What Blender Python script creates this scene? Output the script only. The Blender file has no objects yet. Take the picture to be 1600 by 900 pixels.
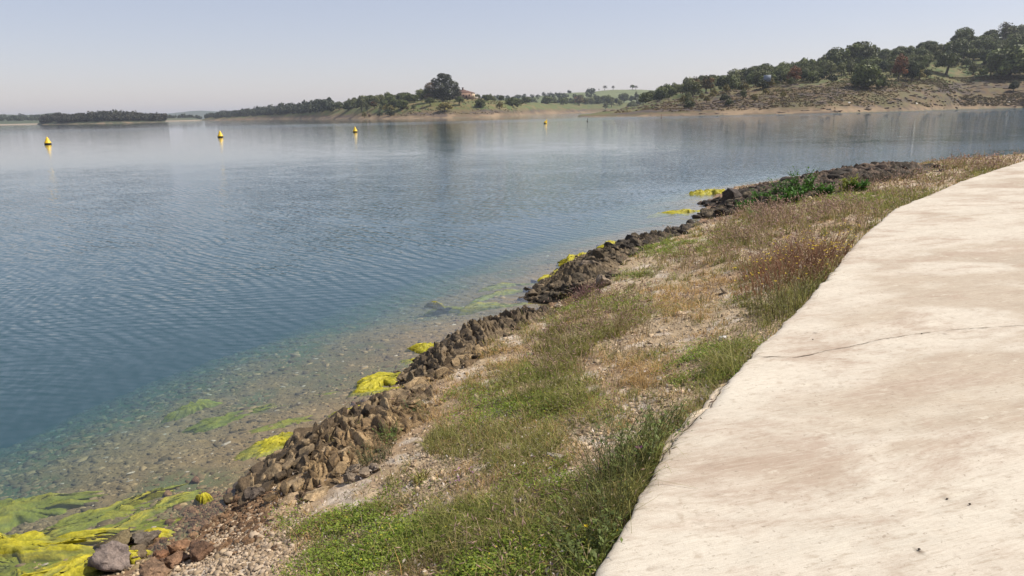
import bpy, math, random
import numpy as np
R = math.radians
rnd = random.Random(7)
rng = np.random.default_rng(11)

# ------------------------------------------------------------------ camera
CAMH, FPX, PITCH, ROLL = 2.8, 1155.0, R(13.35), R(1.23)
sc = bpy.context.scene
col = sc.collection
fw = np.array([0, math.cos(PITCH), -math.sin(PITCH)])
r0 = np.array([1.0, 0, 0]); u0 = np.array([0, math.sin(PITCH), math.cos(PITCH)])
rt = math.cos(ROLL)*r0 - math.sin(ROLL)*u0
up = math.sin(ROLL)*r0 + math.cos(ROLL)*u0
cam = bpy.data.cameras.new('camera'); camo = bpy.data.objects.new('camera', cam); col.objects.link(camo)
cam.sensor_width = 36; cam.lens = FPX/1600*36; cam.clip_start = 0.05; cam.clip_end = 30000
from mathutils import Matrix, Vector
M = Matrix(((rt[0], up[0], -fw[0], 0), (rt[1], up[1], -fw[1], 0), (rt[2], up[2], -fw[2], CAMH), (0, 0, 0, 1)))
camo.matrix_world = M
sc.camera = camo

# ------------------------------------------------------------------ world, sun, exposure
SUN_EL, SUN_AZ = R(52), R(84)          # azimuth clockwise from +Y (view direction)
w = bpy.data.worlds.new('World'); sc.world = w; w.use_nodes = True
nt = w.node_tree
bg = nt.nodes['Background']
sky = nt.nodes.new('ShaderNodeTexSky'); sky.sky_type = 'NISHITA'; sky.sun_disc = False
sky.sun_elevation = SUN_EL; sky.sun_rotation = SUN_AZ
sky.altitude = 300; sky.air_density = 1.0; sky.dust_density = 0.6; sky.ozone_density = 1.0
hsv = nt.nodes.new('ShaderNodeHueSaturation'); hsv.inputs['Saturation'].default_value = 1.02
tint = nt.nodes.new('ShaderNodeMix'); tint.data_type = 'RGBA'; tint.blend_type = 'MULTIPLY'; tint.inputs[0].default_value = 1; tint.inputs[7].default_value = (1.05, .875, .90, 1)
veil = nt.nodes.new('ShaderNodeMix'); veil.data_type = 'RGBA'; veil.inputs[0].default_value = .40; veil.inputs[7].default_value = (4.8, 5.1, 5.8, 1)   # thin milky haze of the day
nt.links.new(sky.outputs[0], hsv.inputs['Color']); nt.links.new(hsv.outputs[0], tint.inputs[6]); nt.links.new(tint.outputs[2], veil.inputs[6]); nt.links.new(veil.outputs[2], bg.inputs[0])
bg.inputs[1].default_value = 0.104
sl = bpy.data.lights.new('sun', 'SUN'); sl.energy = 5.0; sl.angle = R(0.53); sl.color = (1, 0.93, 0.82)
so = bpy.data.objects.new('sun', sl); col.objects.link(so)
sv = Vector((math.sin(SUN_AZ)*math.cos(SUN_EL), math.cos(SUN_AZ)*math.cos(SUN_EL), math.sin(SUN_EL)))
so.rotation_euler = sv.to_track_quat('Z', 'Y').to_euler()
sc.view_settings.view_transform = 'Standard'; sc.view_settings.look = 'None'
sc.view_settings.exposure = 0.35; sc.view_settings.gamma = 1.0
cy = sc.cycles
sc.render.engine = 'CYCLES'
cy.use_denoising = True
cy.max_bounces = 8; cy.transparent_max_bounces = 12; cy.volume_bounces = 0
cy.caustics_reflective = False; cy.caustics_refractive = False
cy.sample_clamp_indirect = 4; cy.sample_clamp_direct = 12

# ------------------------------------------------------------------ pixel <-> world
def ray(px, py):
    return fw + (px-800)/FPX*rt - (py-450)/FPX*up
def at(px, py, z=0.0):                     # the point of the plane z under a pixel
    d = ray(px, py); t = (z-CAMH)/d[2]
    return np.array([d[0]*t, d[1]*t])
def hor(px):                               # horizon row
    # solve d.z = 0
    a = fw[2] + (px-800)/FPX*rt[2]
    return 450 + a*FPX/up[2]
def az_of(px):
    d = ray(px, hor(px)); return np.arctan2(d[0], d[1])
PXT = np.arange(-900, 2700, 4.0)
AZT = np.array([az_of(p) for p in PXT])
HORT = np.array([hor(p) for p in PXT])
def px_of_az(a): return np.interp(a, AZT, PXT)
def z_at(px, py, r):                       # height seen at pixel at horizontal distance r
    d = ray(px, py); return CAMH + r*d[2]/math.hypot(d[0], d[1])
def proj(x, y, z):
    p = np.stack([np.asarray(x, float), np.asarray(y, float), np.asarray(z, float)-CAMH], -1)
    f = p@fw; f = np.where(f < 0.05, 0.05, f)
    return 800+FPX*(p@rt)/f, 450-FPX*(p@up)/f

# ------------------------------------------------------------------ noise
def _h(ix, iy, iz, s):
    n = (ix*374761393 + iy*668265263 + iz*2147483647*3 + s*974634777) & 0xffffffff
    n = ((n ^ (n >> 13))*1274126177) & 0xffffffff
    n = ((n ^ (n >> 16))*2246822519) & 0xffffffff
    return ((n ^ (n >> 15)) & 0xffffff)/float(0xffffff)
def vnoise(x, y, z=None, s=0):
    x = np.asarray(x, float); y = np.asarray(y, float)
    z = np.zeros_like(x) if z is None else np.asarray(z, float)
    ix = np.floor(x).astype(np.int64); iy = np.floor(y).astype(np.int64); iz = np.floor(z).astype(np.int64)
    fx = x-ix; fy = y-iy; fz = z-iz
    fx = fx*fx*(3-2*fx); fy = fy*fy*(3-2*fy); fz = fz*fz*(3-2*fz)
    two_d = not np.any(fz)
    def pl(k):
        a = _h(ix, iy, iz+k, s); b = _h(ix+1, iy, iz+k, s); c = _h(ix, iy+1, iz+k, s); d = _h(ix+1, iy+1, iz+k, s)
        return (a*(1-fx)+b*fx)*(1-fy)+(c*(1-fx)+d*fx)*fy
    a = pl(0)
    if two_d: return a*2-1
    return (a*(1-fz)+pl(1)*fz)*2-1
def fbm(x, y, z=None, o=4, s=0):
    t = 0; a = 0.5; f = 1.0
    for i in range(o):
        t = t + a*vnoise(x*f+i*17.3, y*f-i*9.1, None if z is None else z*f+i*5.7, s+i); a *= 0.5; f *= 2.03
    return t
def sst(a, b, x):
    t = np.clip((x-a)/(b-a), 0, 1); return t*t*(3-2*t)

# ------------------------------------------------------------------ mesh + material helpers
def mesh_np(name, V, F, C=None, smooth=False):
    """F: (n,3) or (n,4) array, or list of such arrays"""
    me = bpy.data.meshes.new(name)
    Fs = F if isinstance(F, list) else [F]
    Fs = [np.asarray(f, np.int32) for f in Fs if len(f)]
    V = np.asarray(V, np.float32)
    me.vertices.add(len(V)); me.vertices.foreach_set('co', V.ravel())
    nl = sum(f.size for f in Fs); npoly = sum(len(f) for f in Fs)
    me.loops.add(nl); me.loops.foreach_set('vertex_index', np.concatenate([f.ravel() for f in Fs]))
    me.polygons.add(npoly)
    starts = []; off = 0
    for f in Fs:
        starts.append(off + np.arange(len(f))*f.shape[1]); off += f.size
    me.polygons.foreach_set('loop_start', np.concatenate(starts).astype(np.int32))
    if smooth: me.polygons.foreach_set('use_smooth', np.ones(npoly, bool))
    if C is not None:
        at_ = me.color_attributes.new('Col', 'FLOAT_COLOR', 'POINT')
        c4 = np.ones((len(V), 4), np.float32); c4[:, :3] = C
        at_.data.foreach_set('color', c4.ravel())
    me.update(calc_edges=True); me.validate()
    return me
def link(name, me, mat, parent=None, loc=None):
    o = bpy.data.objects.new(name, me); col.objects.link(o)
    if mat is not None and len(me.materials) == 0: me.materials.append(mat)
    if parent is not None: o.parent = parent
    if loc is not None: o.location = loc
    return o
def tag(o, label=None, cat=None, group=None, kind=None):
    if label: o['label'] = label
    if cat: o['category'] = cat
    if group: o['group'] = group
    if kind: o['kind'] = kind
    return o
def empty(name, loc, rz=0):
    o = bpy.data.objects.new(name, None); col.objects.link(o); o.location = loc; o.rotation_euler = (0, 0, rz)
    o.empty_display_size = 0.2
    return o
class Acc:
    def __init__(s): s.V = []; s.F3 = []; s.F4 = []; s.C = []; s.n = 0
    def add(s, V, F, C):
        V = np.asarray(V, float); F = np.asarray(F)
        s.V.append(V); (s.F3 if F.shape[1] == 3 else s.F4).append(F+s.n)
        C = np.asarray(C, float)
        s.C.append(np.broadcast_to(C, (len(V), 3)) if C.ndim == 1 else C); s.n += len(V)
    def mesh(s, name, smooth=False):
        F = []
        if s.F3: F.append(np.concatenate(s.F3))
        if s.F4: F.append(np.concatenate(s.F4))
        return mesh_np(name, np.concatenate(s.V), F, np.concatenate(s.C), smooth)
    def obj(s, name, mat, parent=None, smooth=False, loc=None):
        return link(name, s.mesh(name, smooth), mat, parent, loc)

def N(nt, t, **k):
    n = nt.nodes.new(t)
    for a, b in k.items(): setattr(n, a, b)
    return n
def vcol_mat(name, rough=0.85, noise=((8, .25),), bump=0.0, bscale=30, transl=0.0, spec=0.3, objrand=0.0, coord='Object', stretch=None):
    """albedo from the mesh's own colour attribute, broken up by world-size noise"""
    m = bpy.data.materials.new(name); m.use_nodes = True; t = m.node_tree; L = t.links
    b = t.nodes['Principled BSDF']; out = t.nodes['Material Output']
    b.inputs['Roughness'].default_value = rough; b.inputs['Specular IOR Level'].default_value = spec
    at_ = N(t, 'ShaderNodeAttribute', attribute_name='Col'); c = at_.outputs['Color']
    tc = N(t, 'ShaderNodeTexCoord'); vec = tc.outputs[coord]
    if stretch:
        mp = N(t, 'ShaderNodeMapping'); L.new(vec, mp.inputs[0]); mp.inputs['Scale'].default_value = stretch; vec = mp.outputs[0]
    for sc_, amt in noise:
        n = N(t, 'ShaderNodeTexNoise'); n.inputs['Scale'].default_value = sc_; n.inputs['Detail'].default_value = 5; n.inputs['Roughness'].default_value = .65
        L.new(vec, n.inputs['Vector'])
        mr = N(t, 'ShaderNodeMapRange'); mr.inputs['From Min'].default_value = .3; mr.inputs['From Max'].default_value = .7
        mr.inputs['To Min'].default_value = 1-amt; mr.inputs['To Max'].default_value = 1+amt
        L.new(n.outputs['Fac'], mr.inputs['Value'])
        v = N(t, 'ShaderNodeVectorMath', operation='SCALE'); L.new(c, v.inputs[0]); L.new(mr.outputs[0], v.inputs['Scale']); c = v.outputs[0]
    if objrand:
        oi = N(t, 'ShaderNodeObjectInfo')
        mr = N(t, 'ShaderNodeMapRange'); mr.inputs['To Min'].default_value = 1-objrand; mr.inputs['To Max'].default_value = 1+objrand
        L.new(oi.outputs['Random'], mr.inputs['Value'])
        v = N(t, 'ShaderNodeVectorMath', operation='SCALE'); L.new(c, v.inputs[0]); L.new(mr.outputs[0], v.inputs['Scale']); c = v.outputs[0]
    L.new(c, b.inputs['Base Color'])
    if bump:
        n = N(t, 'ShaderNodeTexNoise'); n.inputs['Scale'].default_value = bscale; n.inputs['Detail'].default_value = 6; n.inputs['Roughness'].default_value = .7
        L.new(vec, n.inputs['Vector'])
        bp = N(t, 'ShaderNodeBump'); bp.inputs['Strength'].default_value = 1; bp.inputs['Distance'].default_value = bump
        L.new(n.outputs['Fac'], bp.inputs['Height']); L.new(bp.outputs[0], b.inputs['Normal'])
    if transl:
        tr = N(t, 'ShaderNodeBsdfTranslucent'); L.new(c, tr.inputs[0])
        mx = N(t, 'ShaderNodeMixShader'); mx.inputs[0].default_value = transl
        L.new(b.outputs[0], mx.inputs[1]); L.new(tr.outputs[0], mx.inputs[2]); L.new(mx.outputs[0], out.inputs['Surface'])
    return m
def flat_mat(name, color, rough=0.6, spec=0.4, var=0.1, scale=6):
    m = bpy.data.materials.new(name); m.use_nodes = True; t = m.node_tree; L = t.links
    b = t.nodes['Principled BSDF']; b.inputs['Roughness'].default_value = rough; b.inputs['Specular IOR Level'].default_value = spec
    n = N(t, 'ShaderNodeTexNoise'); n.inputs['Scale'].default_value = scale; n.inputs['Detail'].default_value = 4
    tc = N(t, 'ShaderNodeTexCoord'); L.new(tc.outputs['Object'], n.inputs['Vector'])
    r_ = N(t, 'ShaderNodeValToRGB'); e = r_.color_ramp.elements
    e[0].position = .3; e[1].position = .7
    e[0].color = tuple(c*(1-var) for c in color)+(1,); e[1].color = tuple(min(1, c*(1+var)) for c in color)+(1,)
    L.new(n.outputs['Fac'], r_.inputs[0]); L.new(r_.outputs[0], b.inputs['Base Color'])
    return m
M_ground = vcol_mat('ground', .9, ((90, .22), (9, .15), (.35, .12)), bump=.006, bscale=60)
M_rock = vcol_mat('rock', .8, ((9, .35), (28, .35), (80, .3)), bump=.03, bscale=22, spec=.3)
M_gravel = vcol_mat('gravel', .85, ((50, .2),))
M_grass = vcol_mat('grass', .6, ((3, .15),), transl=.35, spec=.25)
M_leaf = vcol_mat('foliage', .6, ((.6, .35), (2.5, .3)), transl=.12, spec=.2, objrand=.22)
M_bark = vcol_mat('bark', .9, ((6, .3),))
M_algae = vcol_mat('algae', .5, ((18, .22), (70, .18)), bump=.012, bscale=30, transl=.25, spec=.4)
M_conc = vcol_mat('concrete', .92, ((.9, .05), (120, .07)), bump=.0016, bscale=140, spec=.15)
def conc_streaks(m):
    # trowelled, silt-stained top coat: long brush streaks, blotches and fine grain
    t = m.node_tree; L = t.links; b = t.nodes['Principled BSDF']; src = b.inputs['Base Color'].links[0].from_socket
    geo = N(t, 'ShaderNodeNewGeometry'); mp = N(t, 'ShaderNodeMapping', vector_type='TEXTURE'); mp.inputs['Rotation'].default_value = (0, 0, R(18)); L.new(geo.outputs['Position'], mp.inputs[0])
    c = src
    for (sx, sy, sc_, lo, hi, colr, amt, det) in [(.7, 1.5, 1.0, .47, .66, (.33, .253, .195), .9, 12), (1.2, 3.0, 2.0, .50, .68, (.29, .22, .165), .5, 12), (2.0, 8, 5, .54, .68, (.27, .21, .15), .45, 8), (1.2, 2.2, 4.2, .56, .68, (.57, .525, .43), .6, 12), (6, 22, 6, .60, .70, (.24, .19, .14), .5, 5), (2.2, 30, 5, .45, .62, (.33, .27, .20), .24, 5), (3, 44, 3, .50, .66, (.60, .55, .46), .24, 4), (1, 1.4, 34, .62, .70, (.19, .15, .11), .5, 3), (1, 1.2, 11, .60, .74, (.25, .20, .155), .45, 8)]:
        m2 = N(t, 'ShaderNodeVectorMath', operation='MULTIPLY'); m2.inputs[1].default_value = (sx, sy, 1); L.new(mp.outputs[0], m2.inputs[0])
        n = N(t, 'ShaderNodeTexNoise'); n.inputs['Scale'].default_value = sc_; n.inputs['Detail'].default_value = det; n.inputs['Roughness'].default_value = .76 if det > 8 else .62; n.inputs['Distortion'].default_value = .35; L.new(m2.outputs[0], n.inputs['Vector'])
        mr = N(t, 'ShaderNodeMapRange', interpolation_type='SMOOTHSTEP'); mr.inputs['From Min'].default_value = lo; mr.inputs['From Max'].default_value = hi; mr.inputs['To Max'].default_value = amt; L.new(n.outputs['Fac'], mr.inputs['Value'])
        mx = N(t, 'ShaderNodeMix', data_type='RGBA'); L.new(mr.outputs[0], mx.inputs[0]); L.new(c, mx.inputs[6]); mx.inputs[7].default_value = colr+(1,); c = mx.outputs[2]
    L.new(c, b.inputs['Base Color'])
conc_streaks(M_conc)

# ------------------------------------------------------------------ near shore and pavement outlines (plan)
SHORE_PX = [(-60,1010),(60,945),(150,900),(240,872),(300,838),(345,800),(378,765),(385,738),(420,712),(460,690),(520,655),(570,632),(600,612),
            (628,590),(650,560),(700,532),(760,512),(830,498),(862,482),(850,462),(872,440),(900,418),(930,402),(985,380),(1040,362),(1085,350),
            (1100,336),(1105,318),(1120,302),(1150,292),(1210,282),(1290,270),(1370,262),(1450,254),(1530,247),(1600,240),(1750,226)]
S = np.array([at(*p) for p in SHORE_PX])
S = np.vstack([[-9, -40], [-6, -8], [-3.6, 0.2], S, [70, 70]])
LAND = np.vstack([S, [300, 90], [300, -60], [-9, -60]])
SZ = 1.2
EDGE_PX = [(880,985),(930,900),(958,855),(985,808),(1003,772),(1022,735),(1042,708),(1066,676),(1092,648),(1118,622),(1138,598),(1158,572),(1175,555),
           (1196,530),(1218,512),(1240,488),(1262,468),(1290,436),(1308,416),(1322,398),(1336,382),(1352,366),(1374,346),(1398,326),(1420,316),(1450,305),(1480,292),(1510,280),(1555,265),(1600,251),(1660,232)]
E = np.array([at(p[0], p[1], SZ) for p in EDGE_PX])
E = np.vstack([[-1.0, -12], [-.35, -3], [0.12, .9], E, E[-1]+[8, 3.6], E[-1]+[60, 22]])
SLAB = np.vstack([E, [E[-1][0], -60], [-1, -60]])
def inside(P, x, y):
    r_ = np.zeros(np.shape(x), bool)
    for i in range(len(P)):
        x1, y1 = P[i]; x2, y2 = P[(i+1) % len(P)]
        if y1 == y2: continue
        c = ((y1 > y) != (y2 > y)) & (x < (x2-x1)*(y-y1)/(y2-y1)+x1); r_ ^= c
    return r_
def dist(P, x, y):
    d = np.full(np.shape(x), 1e9)
    for i in range(len(P)-1):
        ax, ay = P[i]; bx, by = P[i+1]; vx, vy = bx-ax, by-ay
        t = np.clip(((x-ax)*vx+(y-ay)*vy)/(vx*vx+vy*vy+1e-12), 0, 1)
        d = np.minimum(d, np.hypot(x-ax-t*vx, y-ay-t*vy))
    return d
def near_h(x, y):
    """height, signed shore distance (+ on land), slab distance, on-slab"""
    x = np.asarray(x, float); y = np.asarray(y, float)
    ds = dist(S, x, y); ds = ds + 0.10*fbm(x*1.6, y*1.6, s=5)*np.clip(ds*3, 0, 1)
    land = inside(LAND, x, y); sd = np.where(land, ds, -ds)
    on = inside(SLAB, x, y); de = dist(E, x, y)
    t = ds/(ds+np.where(on, 0, de)+1e-6)
    bank = sst(0, .16, t)
    hl = 1.13*(.09*bank+.91*t**1.15) - 0.02
    hl = hl + .05*fbm(x*1.3, y*1.3, s=21)*np.clip(ds*2, 0, 1)*np.clip(de*2.5, .0, 1) + .018*fbm(x*9, y*9, s=3)*np.clip(ds*4, 0, 1)
    hl = np.maximum(hl, .012*np.clip(ds*8, 0, 1))
    hl = np.where(on, 1.06-.0*de, hl)
    dd = ds
    hw = -(.02+.06*dd+.033*np.minimum(dd, 11)**2) + .04*fbm(x*.9, y*.9, s=9)*np.clip(dd, 0, 1) + .02*fbm(x*5, y*5, s=8)*np.clip(dd, 0, 1)
    hw = np.minimum(hw, -.004)
    return np.where(land, hl, hw), sd, de, on

# ------------------------------------------------------------------ far lands: tables of (column, [(distance, row)...])
def shore_r(px, py): p = at(px, py); return math.hypot(*p)
def lay(rows): return rows
A = []
for px, ys, yg, yr, dg, dr in [(905,182.5,181.2,180.9,8,20),(918,182.3,180.3,179.6,12,30),(960,181.9,176.5,172,25,70),(1000,181.8,171,165,45,130),(1040,181.2,164,150,55,190),
        (1080,180.4,156,137,58,215),(1140,179.4,146,128,60,225),(1200,178.3,137,119,60,225),(1250,177.5,136,110,60,225),(1300,176.6,134,100,60,225),(1350,175.3,132,95,60,225),(1400,174,130,90,60,225),
        (1450,172.4,128,77,60,225),(1500,170.5,126,66,60,222),(1600,168.3,122,51,60,222),(1800,164,112,33,60,222),(2300,152,90,0,60,220)]:
    r = min(shore_r(px, ys), 420) if px < 1700 else 240
    A.append((px, [(r-60, None, -5), (r, None, 0), (r+dg*.3, ys-(ys-yg)*.42, None), (r+dg, yg, None), (r+dr, yr, None), (r+dr+150, None, .6*z_at(px, yr, r+dr)), (r+dr+600, None, -6)]))
A.insert(0, (893, [(r_, None, -4) for r_, _, _ in A[0][1]]))
B = []
for px, r, yg, dg, ym, dm, yr, dr in [(305,1700,None,0,0,0,0,0),(322,1500,187.3,30,186,60,184,120),(400,1250,182.8,35,181,70,177,150),(460,980,182,35,178,70,172,150),(500,800,180.5,35,175,70,167,130),(560,650,179,32,170,60,163,120),
        (600,590,177.5,30,166,60,160,110),(640,558,176,28,163,55,157,110),(690,545,174,26,160,55,152.5,110),(730,548,172.5,26,161,55,152.5,105),(760,552,172,28,162,55,155,110),(800,600,171.5,32,164,65,159,130),
        (850,800,171,40,166,80,161,160),(920,960,171,60,167,110,162,200),(1000,980,170,60,165,110,161,200),(1100,980,168,60,163,110,158,200),(1300,980,165,60,160,110,150,200),(1320,980,None,0,0,0,0,0)]:
    if yg is None: B.append((px, [(r-60, None, -5)]+[(r+k_, None, -4) for k_ in (0, 30, 60, 120)]+[(r+500, None, -6)]))
    else: B.append((px, [(r-60, None, -5), (r, None, 0), (r+dg, yg, None), (r+dm, ym, None), (r+dr, yr, None), (r+dr+500, None, -4)]))
Cc = [(640, [(1050,None,-5),(1150,None,-4),(1500,None,-4),(2400,None,-6)])]
for px, y in [(700,158),(740,155),(780,152),(820,151),(850,148.7),(900,144.6),(940,140.6),(960,139.4),(1000,139.6),(1030,141.5),(1080,146),(1200,150),(1400,152)]:
    Cc.append((px, [(1050, None, -3), (1150, 165, None), (1500, y, None), (2400, None, -6)]))
D = [(52, [(1200,None,-5),(1300,None,-3),(1360,None,-3),(1500,None,-5)])]
for px, r, y in [(66,1230,187.6),(110,1120,184),(160,1060,181),(200,1060,181.5),(240,1080,184.5),(256,1120,187)]:
    D.append((px, [(r-60, None, -5), (r, None, 0), (r+90, y, None), (r+260, None, -5)]))
D.append((264, [(1100,None,-5),(1150,None,-4),(1200,None,-4),(1400,None,-5)]))
Ee = []
for px, y in [(-700,172),(-300,170),(-120,178),(0,179.2),(30,180),(60,179.5),(85,176.5),(100,178),(125,181),(180,184),(250,186),(300,186.5)]:
    Ee.append((px, [(1560, None, -5), (1620, None, 0), (1700, 190.5-.02*px if px > 0 else 190.5, None), (2100, (y+190)/2+1, None), (2900, y, None), (4200, None, -6)]))
Ee.append((340, [(1560,None,-5),(1620,None,-4),(1700,None,-4),(2100,None,-4),(2900,None,-4),(4200,None,-6)]))
Ff = [(225, [(3900,None,-5),(4100,None,-2),(5000,None,-2),(7000,None,-6)])]
for px, y in [(240,181),(262,178),(280,175.5),(300,173.6),(315,173.2),(340,174),(380,176),(460,178),(600,176),(900,172),(1700,150)]:
    Ff.append((px, [(3900, None, -3), (4100, None, 4), (5000, y, None), (7000, None, -6)]))
G = []
for px, y in [(-800,192),(0,184),(100,186),(230,181.5),(255,178.5),(268,176.6),(280,179),(330,181),(600,176),(1600,152)]:
    G.append((px, [(6000, None, -4), (6300, None, 3), (7600, y, None), (8600, None, 10)]))
def layer_cols(L, pxs):
    kp = np.array([k[0] for k in L], float)
    K = len(L[0][1])
    rr = np.zeros((len(L), K)); zz = np.zeros((len(L), K))
    for i, (px, cs) in enumerate(L):
        for j, (r, y, z) in enumerate(cs):
            rr[i, j] = r; zz[i, j] = z if z is not None else z_at(px, y, r)
    RR = np.stack([np.interp(pxs, kp, rr[:, j]) for j in range(K)], 1)
    ZZ = np.stack([np.interp(pxs, kp, zz[:, j]) for j in range(K)], 1)
    ok = (pxs >= kp[0]) & (pxs <= kp[-1])
    return RR, ZZ, ok

# ------------------------------------------------------------------ the ground: one sheet, polar round the viewer, to the horizon
azd = np.arange(-58, 62, .14)
azs = R(1)*np.concatenate([np.arange(-180, -58, 3.0), azd, np.arange(62, 181, 3.0)])
rs = [0.3]
while rs[-1] < 9000: rs.append(rs[-1]*1.0078+.004)
rs = np.array(rs)
AZ, RRg = np.meshgrid(azs, rs)
GX = RRg*np.sin(AZ); GY = RRg*np.cos(AZ)
nearmask = rs < 150
nh, nsd, nde, non = near_h(GX[nearmask], GY[nearmask])
GZ = np.full(GX.shape, -5.0)
LID = np.zeros(GX.shape, int)
GZ[nearmask] = np.maximum(nh, -5)
LID[nearmask] = 1
pxs = px_of_az(azs)
T01 = np.zeros(GX.shape)
fars = rs > 60
for li, L in enumerate([A, B, Cc, D, Ee, Ff, G]):
    RRk, ZZk, ok = layer_cols(L, pxs)
    ok &= (np.abs(azs) < R(75))
    zl = np.full(GX.shape, -99.0); tl = np.zeros(GX.shape)
    for c in np.nonzero(ok)[0]:
        zl[:, c] = np.interp(rs, RRk[c], ZZk[c], left=-99, right=-99)
        tl[:, c] = np.interp(rs, RRk[c], np.arange(RRk.shape[1]))
    up_ = zl > GZ
    GZ = np.where(up_, zl, GZ); LID = np.where(up_, li+10, LID); T01 = np.where(up_, tl, T01)
# natural unevenness on the far land
far = (LID >= 10) & (GZ > .02)
nz = fbm(GX*.035, GY*.035, s=31, o=5)
tw = np.clip(GZ/3, 0, 1)
terr = np.sin(GZ*3.4+nz*5)*.16
GZ = np.where(far & (LID == 10), GZ+tw*(nz*1.6+terr), GZ)
GZ = np.where(far & (LID == 11), GZ+tw*(nz*1.4+terr*.8), GZ)
GZ = np.where(far & (LID >= 12), GZ+np.clip(GZ/10, 0, 1)*fbm(GX*.008, GY*.008, s=32)*4, GZ)
# a little cape relief so that the far waterline is not a ruled line
shn = fbm(GX*.05, GY*.05, s=77)
GZ = np.where((LID >= 10) & (GZ > -1.5) & (GZ < .6), GZ+shn*.35, GZ)

def c3(*a): return np.array(a, float)
def mix(a, b, t): t = np.asarray(t)[..., None]; return a*(1-t)+b*t
COL = np.zeros(GX.shape+(3,))
# near ground
n1 = fbm(GX*1.1, GY*1.1, s=41); n2 = fbm(GX*5, GY*5, s=42); n3 = fbm(GX*24, GY*24, s=43, o=3)
sdN = np.full(GX.shape, -50.0); sdN[nearmask] = nsd
land_c = mix(c3(.34, .26, .165), c3(.27, .185, .11), sst(-.2, .35, n1))
land_c = mix(land_c, c3(.44, .37, .29), sst(.05, .4, n2))
land_c = land_c*(1+.5*n3[..., None])
wet = 1-sst(.05, .26, GZ+n2*.06)
land_c = mix(land_c, c3(.15, .085, .045)*(1+.6*n3[..., None]), wet*.85)
bed = mix(c3(.22, .155, .075), c3(.16, .125, .06), sst(-.2, .3, n1))*(1+.5*n3[..., None])
bed = mix(bed, c3(.10, .13, .055), sst(.14, .55, -GZ+n1*.6)*.92)
near_c = np.where((sdN > 0)[..., None], land_c, bed)
COL[:] = near_c
# far ground
m1 = fbm(GX*.02, GY*.02, s=51); m2 = fbm(GX*.12, GY*.12, s=52); m3 = fbm(GX*.5, GY*.5, s=53); m4 = fbm(GX*.06, GZ*.9, s=54)
sand = mix(c3(.23, .165, .10), c3(.14, .098, .06), sst(-.3, .3, m2+.5*m3))
red = mix(c3(.11, .072, .036), c3(.12, .10, .045), sst(-.2, .3, m3))
red = mix(red, c3(.09, .085, .035), sst(.0, .35, m2+.4*m3)*.7); red = mix(red, c3(.06, .045, .038), sst(.06, .26, m4+.5*m3))
sand = mix(sand, c3(.075, .055, .042), sst(.16, .30, m4+.5*m3)*.8)
grass_c = mix(c3(.095, .095, .028), c3(.14, .105, .045), sst(-.1, .35, m2))
grass_c = mix(grass_c, c3(.06, .09, .025), sst(0.05, .35, m3+.3*m1))
t_ = T01+.22*m2+.12*m3
fa = mix(sand, red, sst(1.2, 1.7, t_)); fa = mix(fa, grass_c, sst(2.75, 3.1, t_))
fb = mix(sand, red, sst(1.25, 1.75, t_)*.85); fb = mix(fb, grass_c*1.1, sst(1.9, 2.3, t_))
fc = mix(c3(.13, .15, .065), c3(.10, .12, .05), sst(-.2, .3, m1+.5*m2))
fd = mix(sand*.9, c3(.05, .06, .03), sst(1.03, 1.12, t_))
fe = mix(c3(.06, .075, .04), c3(.09, .095, .05), sst(0, .4, fbm(GX*.01, GY*.01, s=57)))
fe = np.where((GZ < 1.6)[..., None], c3(.30, .24, .18), fe)
for lid, cc in ((10, fa), (11, fb), (12, fc), (13, fd), (14, fe), (15, c3(.06, .075, .045)+0*fe), (16, c3(.07, .08, .06)+0*fe)):
    COL = np.where((LID == lid)[..., None], cc, COL)
COL = np.where(((LID >= 10) & (GZ < 0))[..., None], c3(.13, .12, .075), COL)
COL = np.clip(COL, .01, .9)
nr, nc = GX.shape
idx = np.arange(nr*nc).reshape(nr, nc)
F = np.stack([idx[:-1, :-1], idx[:-1, 1:], idx[1:, 1:], idx[1:, :-1]], -1).reshape(-1, 4)[:, ::-1]
V = np.stack([GX, GY, GZ], -1).reshape(-1, 3)
# close the middle
V = np.vstack([V, [[0, 0, 1.06]]]); Cv = np.vstack([COL.reshape(-1, 3), [[.3, .25, .2]]])
F3 = np.stack([idx[0, :-1], np.full(nc-1, nr*nc), idx[0, 1:]], -1)[:, ::-1]
gme = mesh_np('ground', V, [F3, F], Cv, True)
tag(link('ground', gme, M_ground), kind='structure')

def gz(x, y):                              # ground height from the sheet (bilinear)
    x = np.asarray(x, float); y = np.asarray(y, float)
    r = np.hypot(x, y); a = np.arctan2(x, y)
    ci = np.clip(np.searchsorted(azs, a)-1, 0, nc-2); ri = np.clip(np.searchsorted(rs, r)-1, 0, nr-2)
    fa_ = np.clip((a-azs[ci])/(azs[ci+1]-azs[ci]), 0, 1); fr = np.clip((r-rs[ri])/(rs[ri+1]-rs[ri]), 0, 1)
    return (GZ[ri, ci]*(1-fa_)+GZ[ri, ci+1]*fa_)*(1-fr)+(GZ[ri+1, ci]*(1-fa_)+GZ[ri+1, ci+1]*fa_)*fr
def hit(px, py, r1=.5, r2=8000):           # first ground point under a pixel, searching outwards from r1
    d = ray(px, py); h_ = math.hypot(d[0], d[1]); rr = np.geomspace(r1, r2, 3000)
    zz = CAMH+rr*d[2]/h_; g = gz(rr*d[0]/h_, rr*d[1]/h_)
    k = np.nonzero(g >= zz)[0]
    k = k[0] if len(k) else len(rr)-1
    r = rr[k]; x, y = r*d[0]/h_, r*d[1]/h_
    return np.array([x, y, float(gz(x, y))])

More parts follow.
